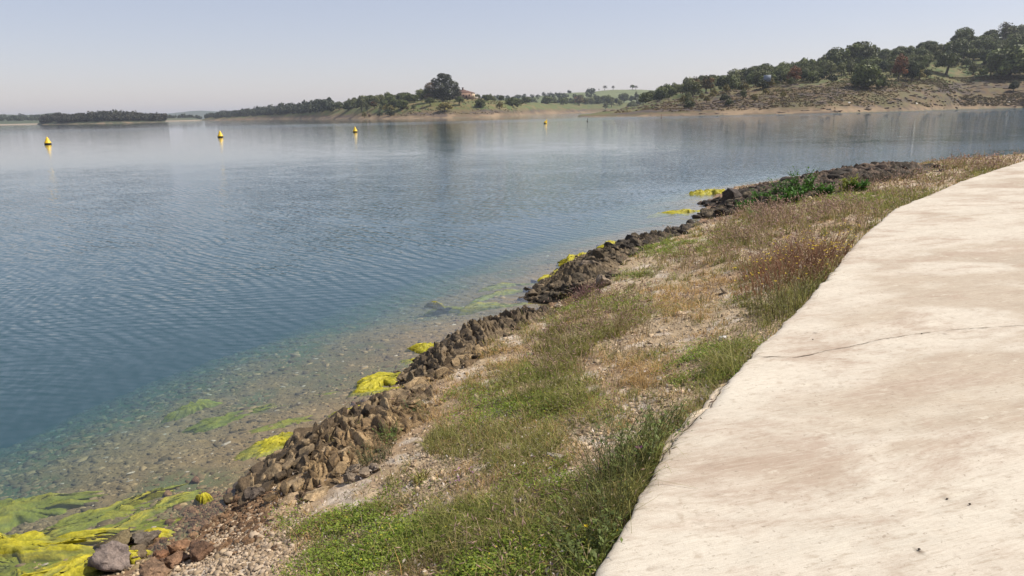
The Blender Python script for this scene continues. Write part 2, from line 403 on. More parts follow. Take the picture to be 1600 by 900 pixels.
# ------------------------------------------------------------------ water: one closed body, ripples as slopes of real wave trains
def build_water():
    m = bpy.data.materials.new('lake_water'); m.use_nodes = True; t = m.node_tree; L = t.links
    t.nodes.remove(t.nodes['Principled BSDF']); out = t.nodes['Material Output']
    geo = N(t, 'ShaderNodeNewGeometry'); pos = geo.outputs['Position']
    warp = N(t, 'ShaderNodeTexNoise'); warp.inputs['Scale'].default_value = .55; warp.inputs['Detail'].default_value = 3
    L.new(pos, warp.inputs['Vector'])
    acc = None
    def vm(op, a, b=None, s=None):
        n = N(t, 'ShaderNodeVectorMath', operation=op)
        if isinstance(a, tuple): n.inputs[0].default_value = a
        else: L.new(a, n.inputs[0])
        if b is not None:
            if isinstance(b, tuple): n.inputs[1].default_value = b
            else: L.new(b, n.inputs[1])
        if s is not None:
            if isinstance(s, float): n.inputs['Scale'].default_value = s
            else: L.new(s, n.inputs['Scale'])
        return n
    def mth(op, a, b=None, c=None):
        n = N(t, 'ShaderNodeMath', operation=op)
        for i, v in enumerate((a, b, c)):
            if v is None: continue
            if isinstance(v, (int, float)): n.inputs[i].default_value = v
            else: L.new(v, n.inputs[i])
        return n.outputs[0]
    # (wavelength m, heading deg clockwise from +Y, slope)
    for lam, hd, a, wsc in WAVES:
        k = 2*math.pi/lam; dx, dy = math.sin(R(hd)), math.cos(R(hd))
        ph = vm('DOT_PRODUCT', pos, (dx*k, dy*k, 0)).outputs['Value']
        wn = N(t, 'ShaderNodeTexNoise'); wn.inputs['Scale'].default_value = wsc; wn.inputs['Detail'].default_value = 2
        off = vm('ADD', pos, (lam*37, hd*1.3, 0)).outputs[0]; L.new(off, wn.inputs['Vector'])
        ph = mth('MULTIPLY_ADD', wn.outputs['Fac'], 16.0, ph)
        s_ = mth('MULTIPLY_ADD', mth('COSINE', mth('MULTIPLY', ph, 2.0)), .38, mth('COSINE', ph))
        # amplitude fades in and out in patches
        wa = N(t, 'ShaderNodeTexNoise'); wa.inputs['Scale'].default_value = wsc*.9; wa.inputs['Detail'].default_value = 1
        L.new(vm('ADD', pos, (hd, lam*91, 3.0)).outputs[0], wa.inputs['Vector'])
        am = N(t, 'ShaderNodeMapRange'); am.inputs['From Min'].default_value = .35; am.inputs['From Max'].default_value = .65; am.inputs['To Min'].default_value = .25; am.inputs['To Max'].default_value = 1.5
        L.new(wa.outputs['Fac'], am.inputs['Value'])
        s_ = mth('MULTIPLY', s_, am.outputs[0])
        v = vm('SCALE', (dx*a, dy*a, 0.0), s=s_).outputs[0]
        acc = v if acc is None else vm('ADD', acc, v).outputs[0]
    # fine random chop
    nn = N(t, 'ShaderNodeTexNoise'); nn.inputs['Scale'].default_value = 9; nn.inputs['Detail'].default_value = 3
    st = vm('MULTIPLY', pos, (.6, 1.0, 1.0)).outputs[0]; L.new(st, nn.inputs['Vector'])
    c_ = vm('SUBTRACT', nn.outputs['Color'], (.5, .5, .5)).outputs[0]
    c_ = vm('MULTIPLY', c_, (.16, .22, 0.0)).outputs[0]
    acc = vm('ADD', acc, c_).outputs[0]
    # calm and rippled reaches by distance from this shore, as long soft bands
    sep = N(t, 'ShaderNodeSeparateXYZ'); L.new(pos, sep.inputs[0])
    bn = N(t, 'ShaderNodeTexNoise'); bn.inputs['Scale'].default_value = 1.0; bn.inputs['Detail'].default_value = 3
    L.new(vm('MULTIPLY', pos, (.006, .02, 0.0)).outputs[0], bn.inputs['Vector'])
    yy = mth('MULTIPLY_ADD', mth('SUBTRACT', bn.outputs['Fac'], .5), 34.0, mth('MULTIPLY_ADD', sep.outputs[0], -.10, sep.outputs[1]))
    yn = mth('DIVIDE', yy, 1000.0)
    ra = N(t, 'ShaderNodeValToRGB'); ra.color_ramp.interpolation = 'EASE'
    els = ra.color_ramp.elements
    els[0].position = 0; els[0].color = (1, 1, 1, 1)
    els[1].position = 1; els[1].color = (.2,)*3+(1,)
    for p_, v_ in CALM:
        e = els.new(p_); e.color = (v_, v_, v_, 1)
    L.new(yn, ra.inputs[0])
    # sheltered water right at the near shore is calmer
    rx = N(t, 'ShaderNodeMapRange'); rx.inputs['From Min'].default_value = 10; rx.inputs['From Max'].default_value = 130; rx.inputs['To Max'].default_value = .42; L.new(sep.outputs[0], rx.inputs['Value'])   # the breeze reaches the right arm
    acc = vm('SCALE', acc, s=mth('ADD', ra.outputs[0], rx.outputs[0])).outputs[0]
    att = N(t, 'ShaderNodeAttribute', attribute_name='Col')
    acc = vm('SCALE', acc, s=att.outputs['Fac']).outputs[0]
    nrm = vm('NORMALIZE', vm('SUBTRACT', (0.0, 0.0, 1.0), acc).outputs[0]).outputs[0]
    gl = N(t, 'ShaderNodeBsdfGlossy'); gl.inputs['Roughness'].default_value = .03; gl.inputs['Color'].default_value = (1, 1, 1, 1); L.new(nrm, gl.inputs['Normal'])
    tr = N(t, 'ShaderNodeBsdfTransparent'); tr.inputs[0].default_value = (1, 1, 1, 1)
    fr = N(t, 'ShaderNodeFresnel'); fr.inputs['IOR'].default_value = 1.333; L.new(nrm, fr.inputs['Normal'])
    mx = N(t, 'ShaderNodeMixShader'); L.new(fr.outputs[0], mx.inputs[0]); L.new(tr.outputs[0], mx.inputs[1]); L.new(gl.outputs[0], mx.inputs[2])
    L.new(mx.outputs[0], out.inputs['Surface'])
    va = N(t, 'ShaderNodeVolumeAbsorption'); va.inputs['Color'].default_value = (.22, .62, .66, 1); va.inputs['Density'].default_value = W_ABS
    vs = N(t, 'ShaderNodeVolumeScatter'); vs.inputs['Color'].default_value = (.40, .68, .90, 1); vs.inputs['Density'].default_value = W_SCAT; vs.inputs['Anisotropy'].default_value = .0
    ad = N(t, 'ShaderNodeAddShader'); L.new(va.outputs[0], ad.inputs[0]); L.new(vs.outputs[0], ad.inputs[1]); L.new(ad.outputs[0], out.inputs['Volume'])
    # surface: a grid (so the calm margin along the shore can be carried per vertex) closed by sides and a bottom
    az2 = R(1)*np.concatenate([np.arange(-180, -60, 10.0), np.arange(-60, 62, .6), np.arange(62, 181, 10.0)]); az2[-1] = R(180); az2 = az2[:-1] if az2[-1] > R(179.9) else az2
    r2 = [0.6]
    while r2[-1] < 8800: r2.append(r2[-1]*1.03)
    r2 = np.array(r2); AA, RR_ = np.meshgrid(az2, r2); X = RR_*np.sin(AA); Y = RR_*np.cos(AA)
    d = dist(S, X, Y); d[RR_ > 150] = 100
    cal = .30+.70*sst(.2, 7.0, d)
    n_r, n_c = X.shape; ix = np.arange(n_r*n_c).reshape(n_r, n_c)
    nx = np.roll(ix, -1, 1)
    Fq = np.stack([ix[:-1], ix[1:], nx[1:], nx[:-1]], -1).reshape(-1, 4)
    Vt = np.stack([X, Y, 0*X], -1).reshape(-1, 3)
    n0 = len(Vt)
    Vb = np.stack([X[-1], Y[-1], 0*X[-1]-8], -1); nb = len(Vb)
    bi = n0+np.arange(nb); bj = np.roll(bi, -1); ti = ix[-1]; tj = nx[-1]
    side = np.stack([ti, bi, bj, tj], -1)
    Vc = np.array([[0, 0, 0], [0, 0, -8.0]])
    ct, cb = n0+nb, n0+nb+1
    f3 = np.concatenate([np.stack([np.full(n_c, ct), ix[0], nx[0]], -1), np.stack([np.full(n_c, cb), bj, bi], -1)])
    Va = np.vstack([Vt, Vb, Vc]); Ca = np.ones((len(Va), 3)); Ca[:n0] = cal.reshape(-1, 1)
    me = mesh_np('water', Va, [f3, Fq, side], Ca)
    import bmesh
    bm = bmesh.new(); bm.from_mesh(me); bmesh.ops.recalc_face_normals(bm, faces=bm.faces[:]); bm.to_mesh(me); bm.free()
    tag(link('water', me, m), kind='structure')
WAVES = [(.23, 50, .075, .40), (.175, 38, .060, .6), (.14, 64, .050, .8), (.30, 56, .050, .3), (.6, 30, .018, .2), (.10, 14, .035, 1.1), (.15, 80, .030, .7), (.19, -6, .035, .6)]
CALM = [(.026, 1.0), (.040, .60), (.056, .15), (.075, .17), (.17, .20), (.21, .2), (.232, .5), (.28, .5), (.32, .14), (.6, .14)]
W_ABS, W_SCAT = .72, .15
build_water()

# ------------------------------------------------------------------ the concrete pavement
def seg_resample(P, step0=.02, k=.004):
    out = [P[0]]
    for i in range(len(P)-1):
        a, b = P[i], P[i+1]; L_ = np.linalg.norm(b-a)
        r = max(.0, min(np.linalg.norm(a), np.linalg.norm(b))-1)
        st = step0+k*r; n = max(1, int(L_/st))
        for j in range(1, n+1): out.append(a+(b-a)*j/n)
    return np.array(out)
def build_slab():
    P = seg_resample(E[1:])
    # soften corners a little, then roughen like a broken pour edge
    for _ in range(5): P[1:-1] = (P[:-2]+2*P[1:-1]+P[2:])/4
    s_ = np.concatenate([[0], np.cumsum(np.linalg.norm(np.diff(P, axis=0), axis=1))])
    T = np.gradient(P, axis=0); T /= np.linalg.norm(T, axis=1)[:, None]; Nn = np.stack([T[:, 1], -T[:, 0]], 1)   # to the right: inwards
    rough = .020*fbm(s_*3.1, s_*0+2, s=61)+.014*fbm(s_*14, s_*0+5, s=62)+.010*np.clip(fbm(s_*32, s_*0+7, s=67)*2-.35, 0, 1)
    P = P+Nn*rough[:, None]
    vs = [0.0]
    while vs[-1] < 45: vs.append(vs[-1]+.012+.012*vs[-1])
    vs = np.array(vs)
    # inward direction blends from edge normal to a fixed one so that columns do not cross
    fix = np.array([1.0, -.42]); fix /= np.linalg.norm(fix)
    wv = np.exp(-vs/.6)
    X = np.zeros((len(P), len(vs), 2)); X[:, 0] = P
    for j in range(1, len(vs)):
        d = Nn*wv[j]*.5+fix*(1-wv[j]*.5); d /= np.linalg.norm(d, axis=1)[:, None]
        X[:, j] = X[:, j-1]+d*(vs[j]-vs[j-1])
    x, y = X[..., 0], X[..., 1]
    z = SZ+.006*fbm(x*.8, y*.8, s=63)+.0022*fbm(x*7, y*11, s=64)-.014*np.exp(-vs/.02)[None, :]*(1+fbm(x*9, y*9, s=65))
    # cracks: plan polylines from pixels
    cr = [[(1178,556),(1192,558),(1215,557),(1240,559),(1275,551),(1310,545),(1345,538),(1372,531),(1400,526),(1440,521),(1500,515),(1620,508)],
          [(1226,517),(1262,519),(1300,514),(1345,506),(1395,500)], [(1352,367),(1366,370),(1392,369)], [(1336,388),(1350,387),(1362,388)],
          [(1405,640),(1440,638),(1500,632),(1590,634)], [(1040,706),(1062,680),(1078,668),(1090,650),(1094,642)]]
    crk = np.zeros(x.shape)
    for k, c in enumerate(cr):
        Pc = np.array([at(a, b, SZ) for a, b in c])
        dx = x+.012*fbm(x*9, y*9, s=70+k)+.006*fbm(x*30, y*30, s=80+k); dy = y+.012*fbm(x*9+50, y*9, s=75+k)
        dd = dist(Pc, dx, dy)
        wd = [.010, .006, .016, .012, .004, .008][k]*(1+.8*fbm(x*5, y*5, s=90+k))
        crk = np.maximum(crk, np.exp(-(dd/np.maximum(wd, .002))**2)*[1, .35, 1, .8, .3, .7][k])
    z = z-.002*crk
    # trowel streaks and dried silt: albedo of the concrete itself
    ax = np.array([.95, .31]); ay = np.array([-.31, .95])
    p_ = x*ax[0]+y*ax[1]; q_ = x*ay[0]+y*ay[1]
    wq = q_+.25*fbm(x*.7, y*.7, s=101)
    st1 = fbm(p_*.5, wq*1.0, s=102, o=6); st2 = fbm(p_*1.3, wq*7, s=103, o=4); st3 = fbm(x*1.1, y*1.1, s=104, o=5); st4 = fbm(p_*9, q_*42, s=105, o=3)
    cream = c3(.50, .45, .375); silt = c3(.30, .232, .165); pale = c3(.53, .49, .41)
    m_ = sst(-.02, .26, st1*.9+st3*.55+st2*.28+.02)
    m_ = m_*.8*sst(.05, .9, np.broadcast_to(vs[None, :], x.shape)+.5*st3)
    c_ = mix(cream+0*x[..., None], silt, m_*.72)
    c_ = mix(c_, pale, sst(.12, .30, fbm(p_*1.6, wq*3.2, s=106, o=5)-.15*m_)*.3)
    c_ = c_*(1+.10*st4[..., None]+.06*st2[..., None])
    gr = fbm(x*2.3+9, y*2.3, s=107, o=5)
    c_ = mix(c_, c3(.34, .29, .24), sst(.30, .46, gr+.25*st2)*.12)
    pit = fbm(x*26, y*26, s=108, o=2)
    c_ = mix(c_, c3(.30, .24, .18), sst(.50, .60, pit)*.6)
    spots = np.zeros(x.shape)
    for (a, b, rr) in [(1478,522,.010),(1480,781,.011),(1515,788,.012),(1438,862,.007),(1454,788,.006),(1270,532,.008),(1428,506,.008),(1274,520,.010)]:
        q = at(a, b, SZ); spots = np.maximum(spots, np.exp(-(((x-q[0])**2+(y-q[1])**2)/rr**2)))
    c_ = mix(c_, c3(.05, .04, .03), np.clip(spots*1.2+crk*.15, 0, .95))
    # outside face, dirt-stained
    n, mcols = x.shape
    Vt = np.stack([x, y, z], -1).reshape(-1, 3); Ct = c_.reshape(-1, 3)
    low = []
    for k, (o_, dz) in enumerate([(-.006, .018), (-.010+.0, .05), (.004, .10), (.02, .4)]):
        nn = .010*fbm(s_*10, s_*0+k*3, s=66+k)
        low.append(np.stack([P[:, 0]+Nn[:, 0]*(o_+nn), P[:, 1]+Nn[:, 1]*(o_+nn), np.full(n, SZ-dz)], -1))
    Vl = np.concatenate(low)
    Cl = np.concatenate([np.tile(c3(.55, .46, .35)*(1-.12*k), (n, 1))*(1+.3*fbm(s_*6, s_*0+k, s=69))[:, None] for k in range(4)])
    ii = np.arange(n*mcols).reshape(n, mcols)
    Fq = np.stack([ii[:-1, :-1], ii[:-1, 1:], ii[1:, 1:], ii[1:, :-1]], -1).reshape(-1, 4)
    rows = [ii[:, 0]]+[n*mcols+k*n+np.arange(n) for k in range(4)]
    Fs = np.concatenate([np.stack([rows[k][:-1], rows[k][1:], rows[k+1][1:], rows[k+1][:-1]], -1) for k in range(4)])
    me = mesh_np('pavement', np.vstack([Vt, Vl]), [np.concatenate([Fq[:, ::-1], Fs[:, ::-1]])], np.clip(np.vstack([Ct, Cl]), .01, .85), True)
    tag(link('concrete_pavement', me, M_conc), kind='structure')
    # the broken lip that has come away along one stretch of the edge
    a = at(1035, 716, SZ); b = at(1152, 590, SZ)
    k0 = np.argmin(np.hypot(*(P-a).T)); k1 = np.argmin(np.hypot(*(P-b).T))
    Q = P[k0:k1]; Nq = Nn[k0:k1]; sq = s_[k0:k1]; L_ = len(Q); u = np.linspace(0, 1, L_)
    wd = .055*np.sin(u*math.pi)**.6*(1+.5*fbm(sq*9, sq*0, s=111))
    prof = [(-.004, .000), (-.010, -.010), (-.5, -.014), (-.95, -.018), (-1.0, -.04), (-.9, -.13)]
    Vq = []; 
    for (f, dz) in prof:
        o_ = np.where(abs(f) < .05, f, f*wd-.01)
        Vq.append(np.stack([Q[:, 0]+Nq[:, 0]*o_, Q[:, 1]+Nq[:, 1]*o_, SZ-.012+dz+.006*fbm(sq*20, sq*0+f*9, s=112)], -1))
    Vq = np.concatenate(Vq); jj = np.arange(len(prof)*L_).reshape(len(prof), L_)
    Fq = np.stack([jj[:-1, :-1], jj[1:, :-1], jj[1:, 1:], jj[:-1, 1:]], -1).reshape(-1, 4)
    Cq = np.tile(c3(.56, .46, .34), (len(Vq), 1))*(1+.5*fbm(Vq[:, 0]*25, Vq[:, 1]*25, s=113))[:, None]
    tag(link('pavement_edge', mesh_np('pavement_edge', Vq, Fq, np.clip(Cq, .02, .8)), M_conc), kind='structure')
build_slab()
def cracks():
    cr = [([(1177,556),(1192,558),(1215,557),(1240,559),(1262,555),(1290,548),(1325,543),(1345,538),(1372,531),(1400,526),(1440,521),(1500,515),(1560,511),(1640,507)], .011), ([(1372,531),(1384,529),(1394,532)], .007),
          ([(1226,517),(1262,519),(1282,515),(1300,514),(1345,506),(1395,500),(1430,494)], .004), ([(1352,367),(1366,370),(1392,369)], .016), ([(1336,388),(1350,387),(1362,388)], .02), ([(1405,640),(1440,638),(1500,632),(1590,634)], .0025),
          ([(1066,676),(1078,664),(1092,650),(1100,642)], .007), ([(1305,662),(1325,660),(1332,664),(1322,668)], .003), ([(1424,672),(1432,675),(1430,678)], .004)]
    acc = Acc(); g = np.random.default_rng(5)
    for k, (c, wd) in enumerate(cr):
        P = seg_resample(np.array([at(a, b, SZ) for a, b in c]), .012, 0); s_ = np.arange(len(P))*.012
        T = np.gradient(P, axis=0); T /= np.linalg.norm(T, axis=1)[:, None]+1e-9; Nn = np.stack([-T[:, 1], T[:, 0]], 1)
        P = P+Nn*(.016*fbm(s_*6, s_*0+k, s=141)+.006*fbm(s_*30, s_*0+k, s=142))[:, None]
        w_ = wd*.6*np.clip(.55+1.6*fbm(s_*9, s_*0+k*3, s=143)+.5*fbm(s_*40, s_*0, s=144), .06, 2)*np.clip(np.minimum(s_, s_[-1]-s_)*12, .1, 1)*(1-.5*s_/s_[-1])
        z = np.full(len(P), SZ+.0065+.006*0)
        z = SZ+.006*fbm(P[:, 0]*.8, P[:, 1]*.8, s=63)+.0022*fbm(P[:, 0]*7, P[:, 1]*11, s=64)+.003
        V = np.concatenate([np.column_stack([P+Nn*w_[:, None]/2, z]), np.column_stack([P-Nn*w_[:, None]/2, z])]); n = len(P)
        i = np.arange(n-1); acc.add(V, np.stack([i, i+n, i+n+1, i+1], 1), c3(.13, .10, .07))
    tag(acc.obj('pavement_crack', M_bark), kind='structure')
cracks()
# ------------------------------------------------------------------ rock shapes
import bmesh
def ico(sub):
    bm = bmesh.new(); bmesh.ops.create_icosphere(bm, subdivisions=sub, radius=1)
    v = np.array([p.co[:] for p in bm.verts]); f = np.array([[q.index for q in p.verts] for p in bm.faces]); bm.free(); return v, f
ICO = {k: ico(k) for k in (1, 2, 3, 4)}
def rock_proto(seed, sub=3, planes=10, rough=.08, lam=1.5, jag=0.0):
    g = np.random.default_rng(seed); v, f = ICO[sub]; v = v.copy()
    for _ in range(planes):
        n = g.normal(size=3); n /= np.linalg.norm(n); d = g.uniform(.45, .8)
        e = v@n-d; v -= np.maximum(e, 0)[:, None]*n
    off = g.uniform(0, 50, 3); q = v*lam+off
    v += rough*np.stack([fbm(q[:, 0], q[:, 1], q[:, 2], 4, s=3), fbm(q[:, 0]+9, q[:, 1], q[:, 2], 4, s=4), fbm(q[:, 0], q[:, 1]+9, q[:, 2], 4, s=5)], 1)*2
    if jag:
        rg = 1-2*np.abs(fbm(q[:, 0]*1.7, q[:, 1]*1.7, q[:, 2]*1.7, 4, s=6)); v *= (1-jag+jag*rg**2*1.3)[:, None]
    return v/np.abs(v).max(0), f
ROCKS3 = [rock_proto(i, 3, 13, .10, 2.4, .16) for i in range(14)]
ROCKS2 = [rock_proto(50+i, 2, 11, .10, 2.2, .14) for i in range(14)]
PEB = [rock_proto(90+i, 1, 7, .12) for i in range(8)]
def shard(seed):
    g = np.random.default_rng(seed); n = 6; a = np.sort(g.uniform(0, 6.283, n)+0); a = np.arange(n)*6.283/n+g.uniform(-.4, .4, n); r_ = g.uniform(.55, 1.0, n)
    t = np.stack([np.cos(a)*r_, np.sin(a)*r_], 1); top = np.column_stack([t*.86, .8+g.uniform(-.5, .4, n)]); bot = np.column_stack([t, -1+0*a])
    V = np.vstack([top, bot, [[0, 0, .95]]]); F = [[12, i, (i+1) % n] for i in range(n)]+[[i, n+i, n+(i+1) % n] for i in range(n)]+[[i, n+(i+1) % n, (i+1) % n] for i in range(n)]
    return V, np.array(F)
SHARD = [shard(i) for i in range(16)]
def blade_proto(seed, sub=3):
    g = np.random.default_rng(seed); v, f = ICO[sub]; v = np.sign(v)*np.abs(v)**.42; v = v.copy()
    for _ in range(4):
        n = g.normal(size=3)*[1, .8, .6]; n[2] = abs(n[2]); n /= np.linalg.norm(n); d = g.uniform(.45, .95); e = v@n-d; v -= np.maximum(e, 0)[:, None]*n
    q = v*[2.2, 1.0, 1.1]+g.uniform(0, 50, 3)
    v[:, 2] += .22*fbm(q[:, 0]*2.2, q[:, 1], 0*q[:, 0]+seed, 3, s=6)*(v[:, 2] > 0); v[:, 1] += .35*fbm(q[:, 0]*2, q[:, 2]*3, q[:, 1], 4, s=7); v[:, 0] += .15*fbm(q[:, 2]*3, q[:, 1], q[:, 0], 3, s=8)
    return v, f
BLADE3 = [blade_proto(i) for i in range(12)]; BLADE2 = [blade_proto(40+i, 2) for i in range(12)]
def rot(ax, ay, az):
    cx, sx, cy_, sy, cz, sz = math.cos(ax), math.sin(ax), math.cos(ay), math.sin(ay), math.cos(az), math.sin(az)
    return np.array([[cz, -sz, 0], [sz, cz, 0], [0, 0, 1]])@np.array([[cy_, 0, sy], [0, 1, 0], [-sy, 0, cy_]])@np.array([[1, 0, 0], [0, cx, -sx], [0, sx, cx]])
def rots(ax, ay, az):
    n = len(az); Rm = np.zeros((n, 3, 3)); cx, sx, cy_, sy, cz, sz = np.cos(ax), np.sin(ax), np.cos(ay), np.sin(ay), np.cos(az), np.sin(az)
    Rm[:, 0, 0] = cz*cy_; Rm[:, 0, 1] = cz*sy*sx-sz*cx; Rm[:, 0, 2] = cz*sy*cx+sz*sx
    Rm[:, 1, 0] = sz*cy_; Rm[:, 1, 1] = sz*sy*sx+cz*cx; Rm[:, 1, 2] = sz*sy*cx-cz*sx
    Rm[:, 2, 0] = -sy; Rm[:, 2, 1] = cy_*sx; Rm[:, 2, 2] = cy_*cx
    return Rm
def bake(protos, pos, Rm, scl, colr):
    """many copies of few prototypes as arrays"""
    acc = Acc(); k = rng.integers(0, len(protos), len(pos))
    for i, (v, f) in enumerate(protos):
        s_ = np.nonzero(k == i)[0]
        if not len(s_): continue
        vv = np.einsum('nij,nvj->nvi', Rm[s_], v[None]*scl[s_][:, None, :])+pos[s_][:, None, :]
        ff = (f[None]+(np.arange(len(s_))*len(v))[:, None, None]).reshape(-1, f.shape[1])
        acc.add(vv.reshape(-1, 3), ff, np.repeat(colr[s_], len(v), 0))
    return acc
def algae_tint(v, c, seed, lim):
    return c

# ------------------------------------------------------------------ rock outcrops along the waterline
def outcrop(path_px, label, width, hgt, strike, seed, colA, colB, lean=.35, blade=1.0, dens=1.0, zoff=0.0, group=None, inland=.4, sz=(.16, .05, .16), proto=None):
    g = np.random.default_rng(seed); acc = Acc()
    P = np.array([at(*p) for p in path_px]); P = seg_resample(P, .03, 0)
    s_ = np.concatenate([[0], np.cumsum(np.linalg.norm(np.diff(P, axis=0), axis=1))]); L_ = s_[-1]
    T = np.gradient(P, axis=0); T /= np.linalg.norm(T, axis=1)[:, None]; Nn = np.stack([T[:, 1], -T[:, 0]], 1)     # inland side
    org = np.array([P[:, 0].mean(), P[:, 1].mean(), 0])
    # ragged bed: height field with saw-tooth strata
    nu = max(8, int(L_/(.013 if L_ < 6 else .035))); nv = 56
    us = np.linspace(0, L_, nu); vs = np.linspace(-width*.5, width*.6, nv)
    px_ = np.interp(us, s_, P[:, 0]); py_ = np.interp(us, s_, P[:, 1]); nx_ = np.interp(us, s_, Nn[:, 0]); ny_ = np.interp(us, s_, Nn[:, 1])
    X = px_[:, None]+nx_[:, None]*vs; Y = py_[:, None]+ny_[:, None]*vs
    env = np.clip(1-(vs[None, :]/(width*.55))**2, 0, 1)**.6*np.clip(np.minimum(us, L_-us)/(width*.5), 0, 1)[:, None]**.6
    env = env*(.85+.6*fbm(X*1.9, Y*1.9, s=seed)+.3*fbm(X*6, Y*6, s=seed+9))
    sd_ = np.array([math.cos(strike), math.sin(strike)])
    fs = min(1.0, .30/hgt); q = (X*sd_[0]+Y*sd_[1])/(.085*blade/fs)+1.6*fbm(X*3, Y*3, s=seed+1)*2
    saw = np.abs((q % 1)-.28)/.72; saw = np.where(q % 1 < .28, 1-(.28-(q % 1))/.28*.9, 1-saw)
    amp = _h(np.floor(q).astype(np.int64), np.floor((-X*sd_[1]+Y*sd_[0])/.28+vnoise(q*.1, Y)).astype(np.int64), 0, seed)
    rdg = 1-2*np.abs(fbm(X*6*fs, Y*6*fs, s=seed+2, o=4)); Zr = hgt*env*(.42+.42*saw*(.3+1.0*amp)+.16*(rdg-.55)+(.16 if hgt < .35 else .05)*fbm(X*24*fs, Y*24*fs, s=seed+3, o=3))
    g0 = np.clip(gz(X, Y), -.25, 2)
    Z = np.where(env > .04, g0+Zr-.03, g0-.08)+zoff
    cm = sst(-.35, .35, fbm(X*4, Y*4, s=seed+4)+.5*(amp-.5))
    C_ = mix(colA, colB, cm)*(1+.5*fbm(X*22, Y*22, s=seed+5))[..., None]
    wt = 1-sst(.01, .07, Z); C_ = mix(C_, c3(.045, .032, .02), wt*.7)
    ii = np.arange(nu*nv).reshape(nu, nv)
    Fq = np.stack([ii[:-1, :-1], ii[:-1, 1:], ii[1:, 1:], ii[1:, :-1]], -1).reshape(-1, 4)[:, ::-1]
    acc.add(np.stack([X, Y, Z], -1).reshape(-1, 3)-org, Fq, np.clip(C_, .01, .6).reshape(-1, 3))
    # standing blades and blocks, all of one growth with the bed
    n = int(L_*26*dens*(width/.5)); BL = BLADE3 if L_ < 5 else BLADE2
    PR = ROCKS3 if L_ < 5 else ROCKS2
    for i in range(n):
        u = g.uniform(.02, .98)*L_; v = g.normal(0, width*.24)
        x = np.interp(u, s_, P[:, 0])+np.interp(u, s_, Nn[:, 0])*v; y = np.interp(u, s_, P[:, 1])+np.interp(u, s_, Nn[:, 1])*v
        e = max(0, 1-(v/(width*.6))**2)*min(1, min(u, L_-u)/(width*.4)+.3)
        k = min(1.35, g.lognormal(-.3, .38)); pv, pf = PR[g.integers(len(PR))]
        if g.random() < .8*blade:
            pv, pf = BL[g.integers(len(BL))]
            sx, sy, sz_ = sz[0]*k, sz[1]*k*g.uniform(.6, 1.3), sz[2]*k*(.4+.8*e); ln = g.normal(lean, .32); az_ = strike+math.pi/2+g.normal(0, .16)
        else: sx, sy, sz_ = sz[0]*k*.6, sz[0]*k*.45, sz[2]*k*.45; ln = g.normal(0, .3); az_ = g.uniform(0, 6.3)
        Rm = rot(ln, g.normal(0, .18), az_)
        vv = (pv*[sx*.5, sy*.5, sz_*.6])@Rm.T
        zb = max(float(gz(x, y)), -.2)+hgt*e*g.uniform(.05, .5)+zoff
        cc = (colA if g.random() < .6 else colB)*g.uniform(.65, 1.35)
        vz = vv[:, 2]+zb
        C1 = np.tile(cc, (len(vv), 1))*(1+.35*fbm(vv[:, 0]*18+x*7, vv[:, 1]*18, vv[:, 2]*18, 3, s=seed))[:, None]
        C1 = mix(C1, c3(.045, .032, .02), (1-sst(.0, .06, vz))*.7)
        acc.add(vv+[x, y, zb]-org, pf, np.clip(C1, .01, .6))
    o = acc.obj('rock_outcrop', M_rock, loc=tuple(org))
    tag(o, label, 'rock outcrop', group)
    return o
br1, br2 = c3(.095, .066, .037), c3(.23, .165, .092)
dk1, dk2 = c3(.042, .033, .024), c3(.11, .085, .055)
ST = R(62)     # strata strike as seen running up and to the left
outcrop([(408,790),(432,758),(465,736),(508,714),(556,690),(606,664),(650,636)], 'long craggy brown outcrop with upright schist blades, the jagged ridge nearest the camera', .74, .175, R(28), 201, br1, br2, dens=4.5, sz=(.17, .05, .115), lean=.8)
outcrop([(440,836),(484,802),(530,772),(580,740),(628,710),(668,684)], 'low worn ochre brown ledge just behind the nearest jagged ridge', .58, .15, R(28), 202, c3(.15, .098, .048), c3(.27, .185, .095), dens=1.6, blade=.6, sz=(.24, .07, .07), zoff=.01)
outcrop([(660,612),(686,584),(722,556),(765,538),(808,526),(850,512)], 'rough dark brown outcrop with deep pockets, second ridge from the camera', .84, .25, R(30), 203, c3(.075, .055, .034), c3(.17, .125, .075), dens=4.5, sz=(.16, .055, .12), lean=.6, blade=.8)
outcrop([(630,640),(668,618),(715,602),(760,584)], 'low broken brown ledge running under the dry grass behind the second ridge', .36, .12, R(150), 204, br1, br2, dens=2, sz=(.2, .06, .10), blade=.7)
outcrop([(868,474),(886,456),(906,438),(930,418),(962,404)], 'heap of dark weathered boulders and slabs at the water edge below a pinkish heather', 1.2, .33, R(60), 205, c3(.07, .055, .036), c3(.16, .12, .075), dens=3, blade=.4, sz=(.24, .11, .15))
outcrop([(938,420),(968,399),(998,388),(1034,378)], 'black brown pitted outcrop behind the boulder heap', 1.2, .24, R(60), 206, dk1, dk2, dens=3, blade=.45, sz=(.24, .10, .15))
outcrop([(1035,379),(1060,371),(1094,359)], 'short thin dark reef of rock just before the open gravel bank', .50, .15, R(150), 207, dk1, dk2, dens=2, blade=.4, sz=(.24, .10, .13))
outcrop([(1118,344),(1146,340),(1190,334),(1245,323)], 'low rubbly dark outcrop edged with yellow algae at the tip of the far point', 2.3, .34, R(60), 208, dk1, dk2, dens=1.1, blade=.35, sz=(.40, .17, .22))
outcrop([(1150,328),(1188,323),(1238,316),(1296,308),(1352,301),(1402,294)], 'highest dark outcrop on the far point, overgrown with green leafy plants', 3.2, .47, R(60), 209, dk1, c3(.12, .085, .062), dens=1.1, blade=.35, sz=(.42, .18, .22))

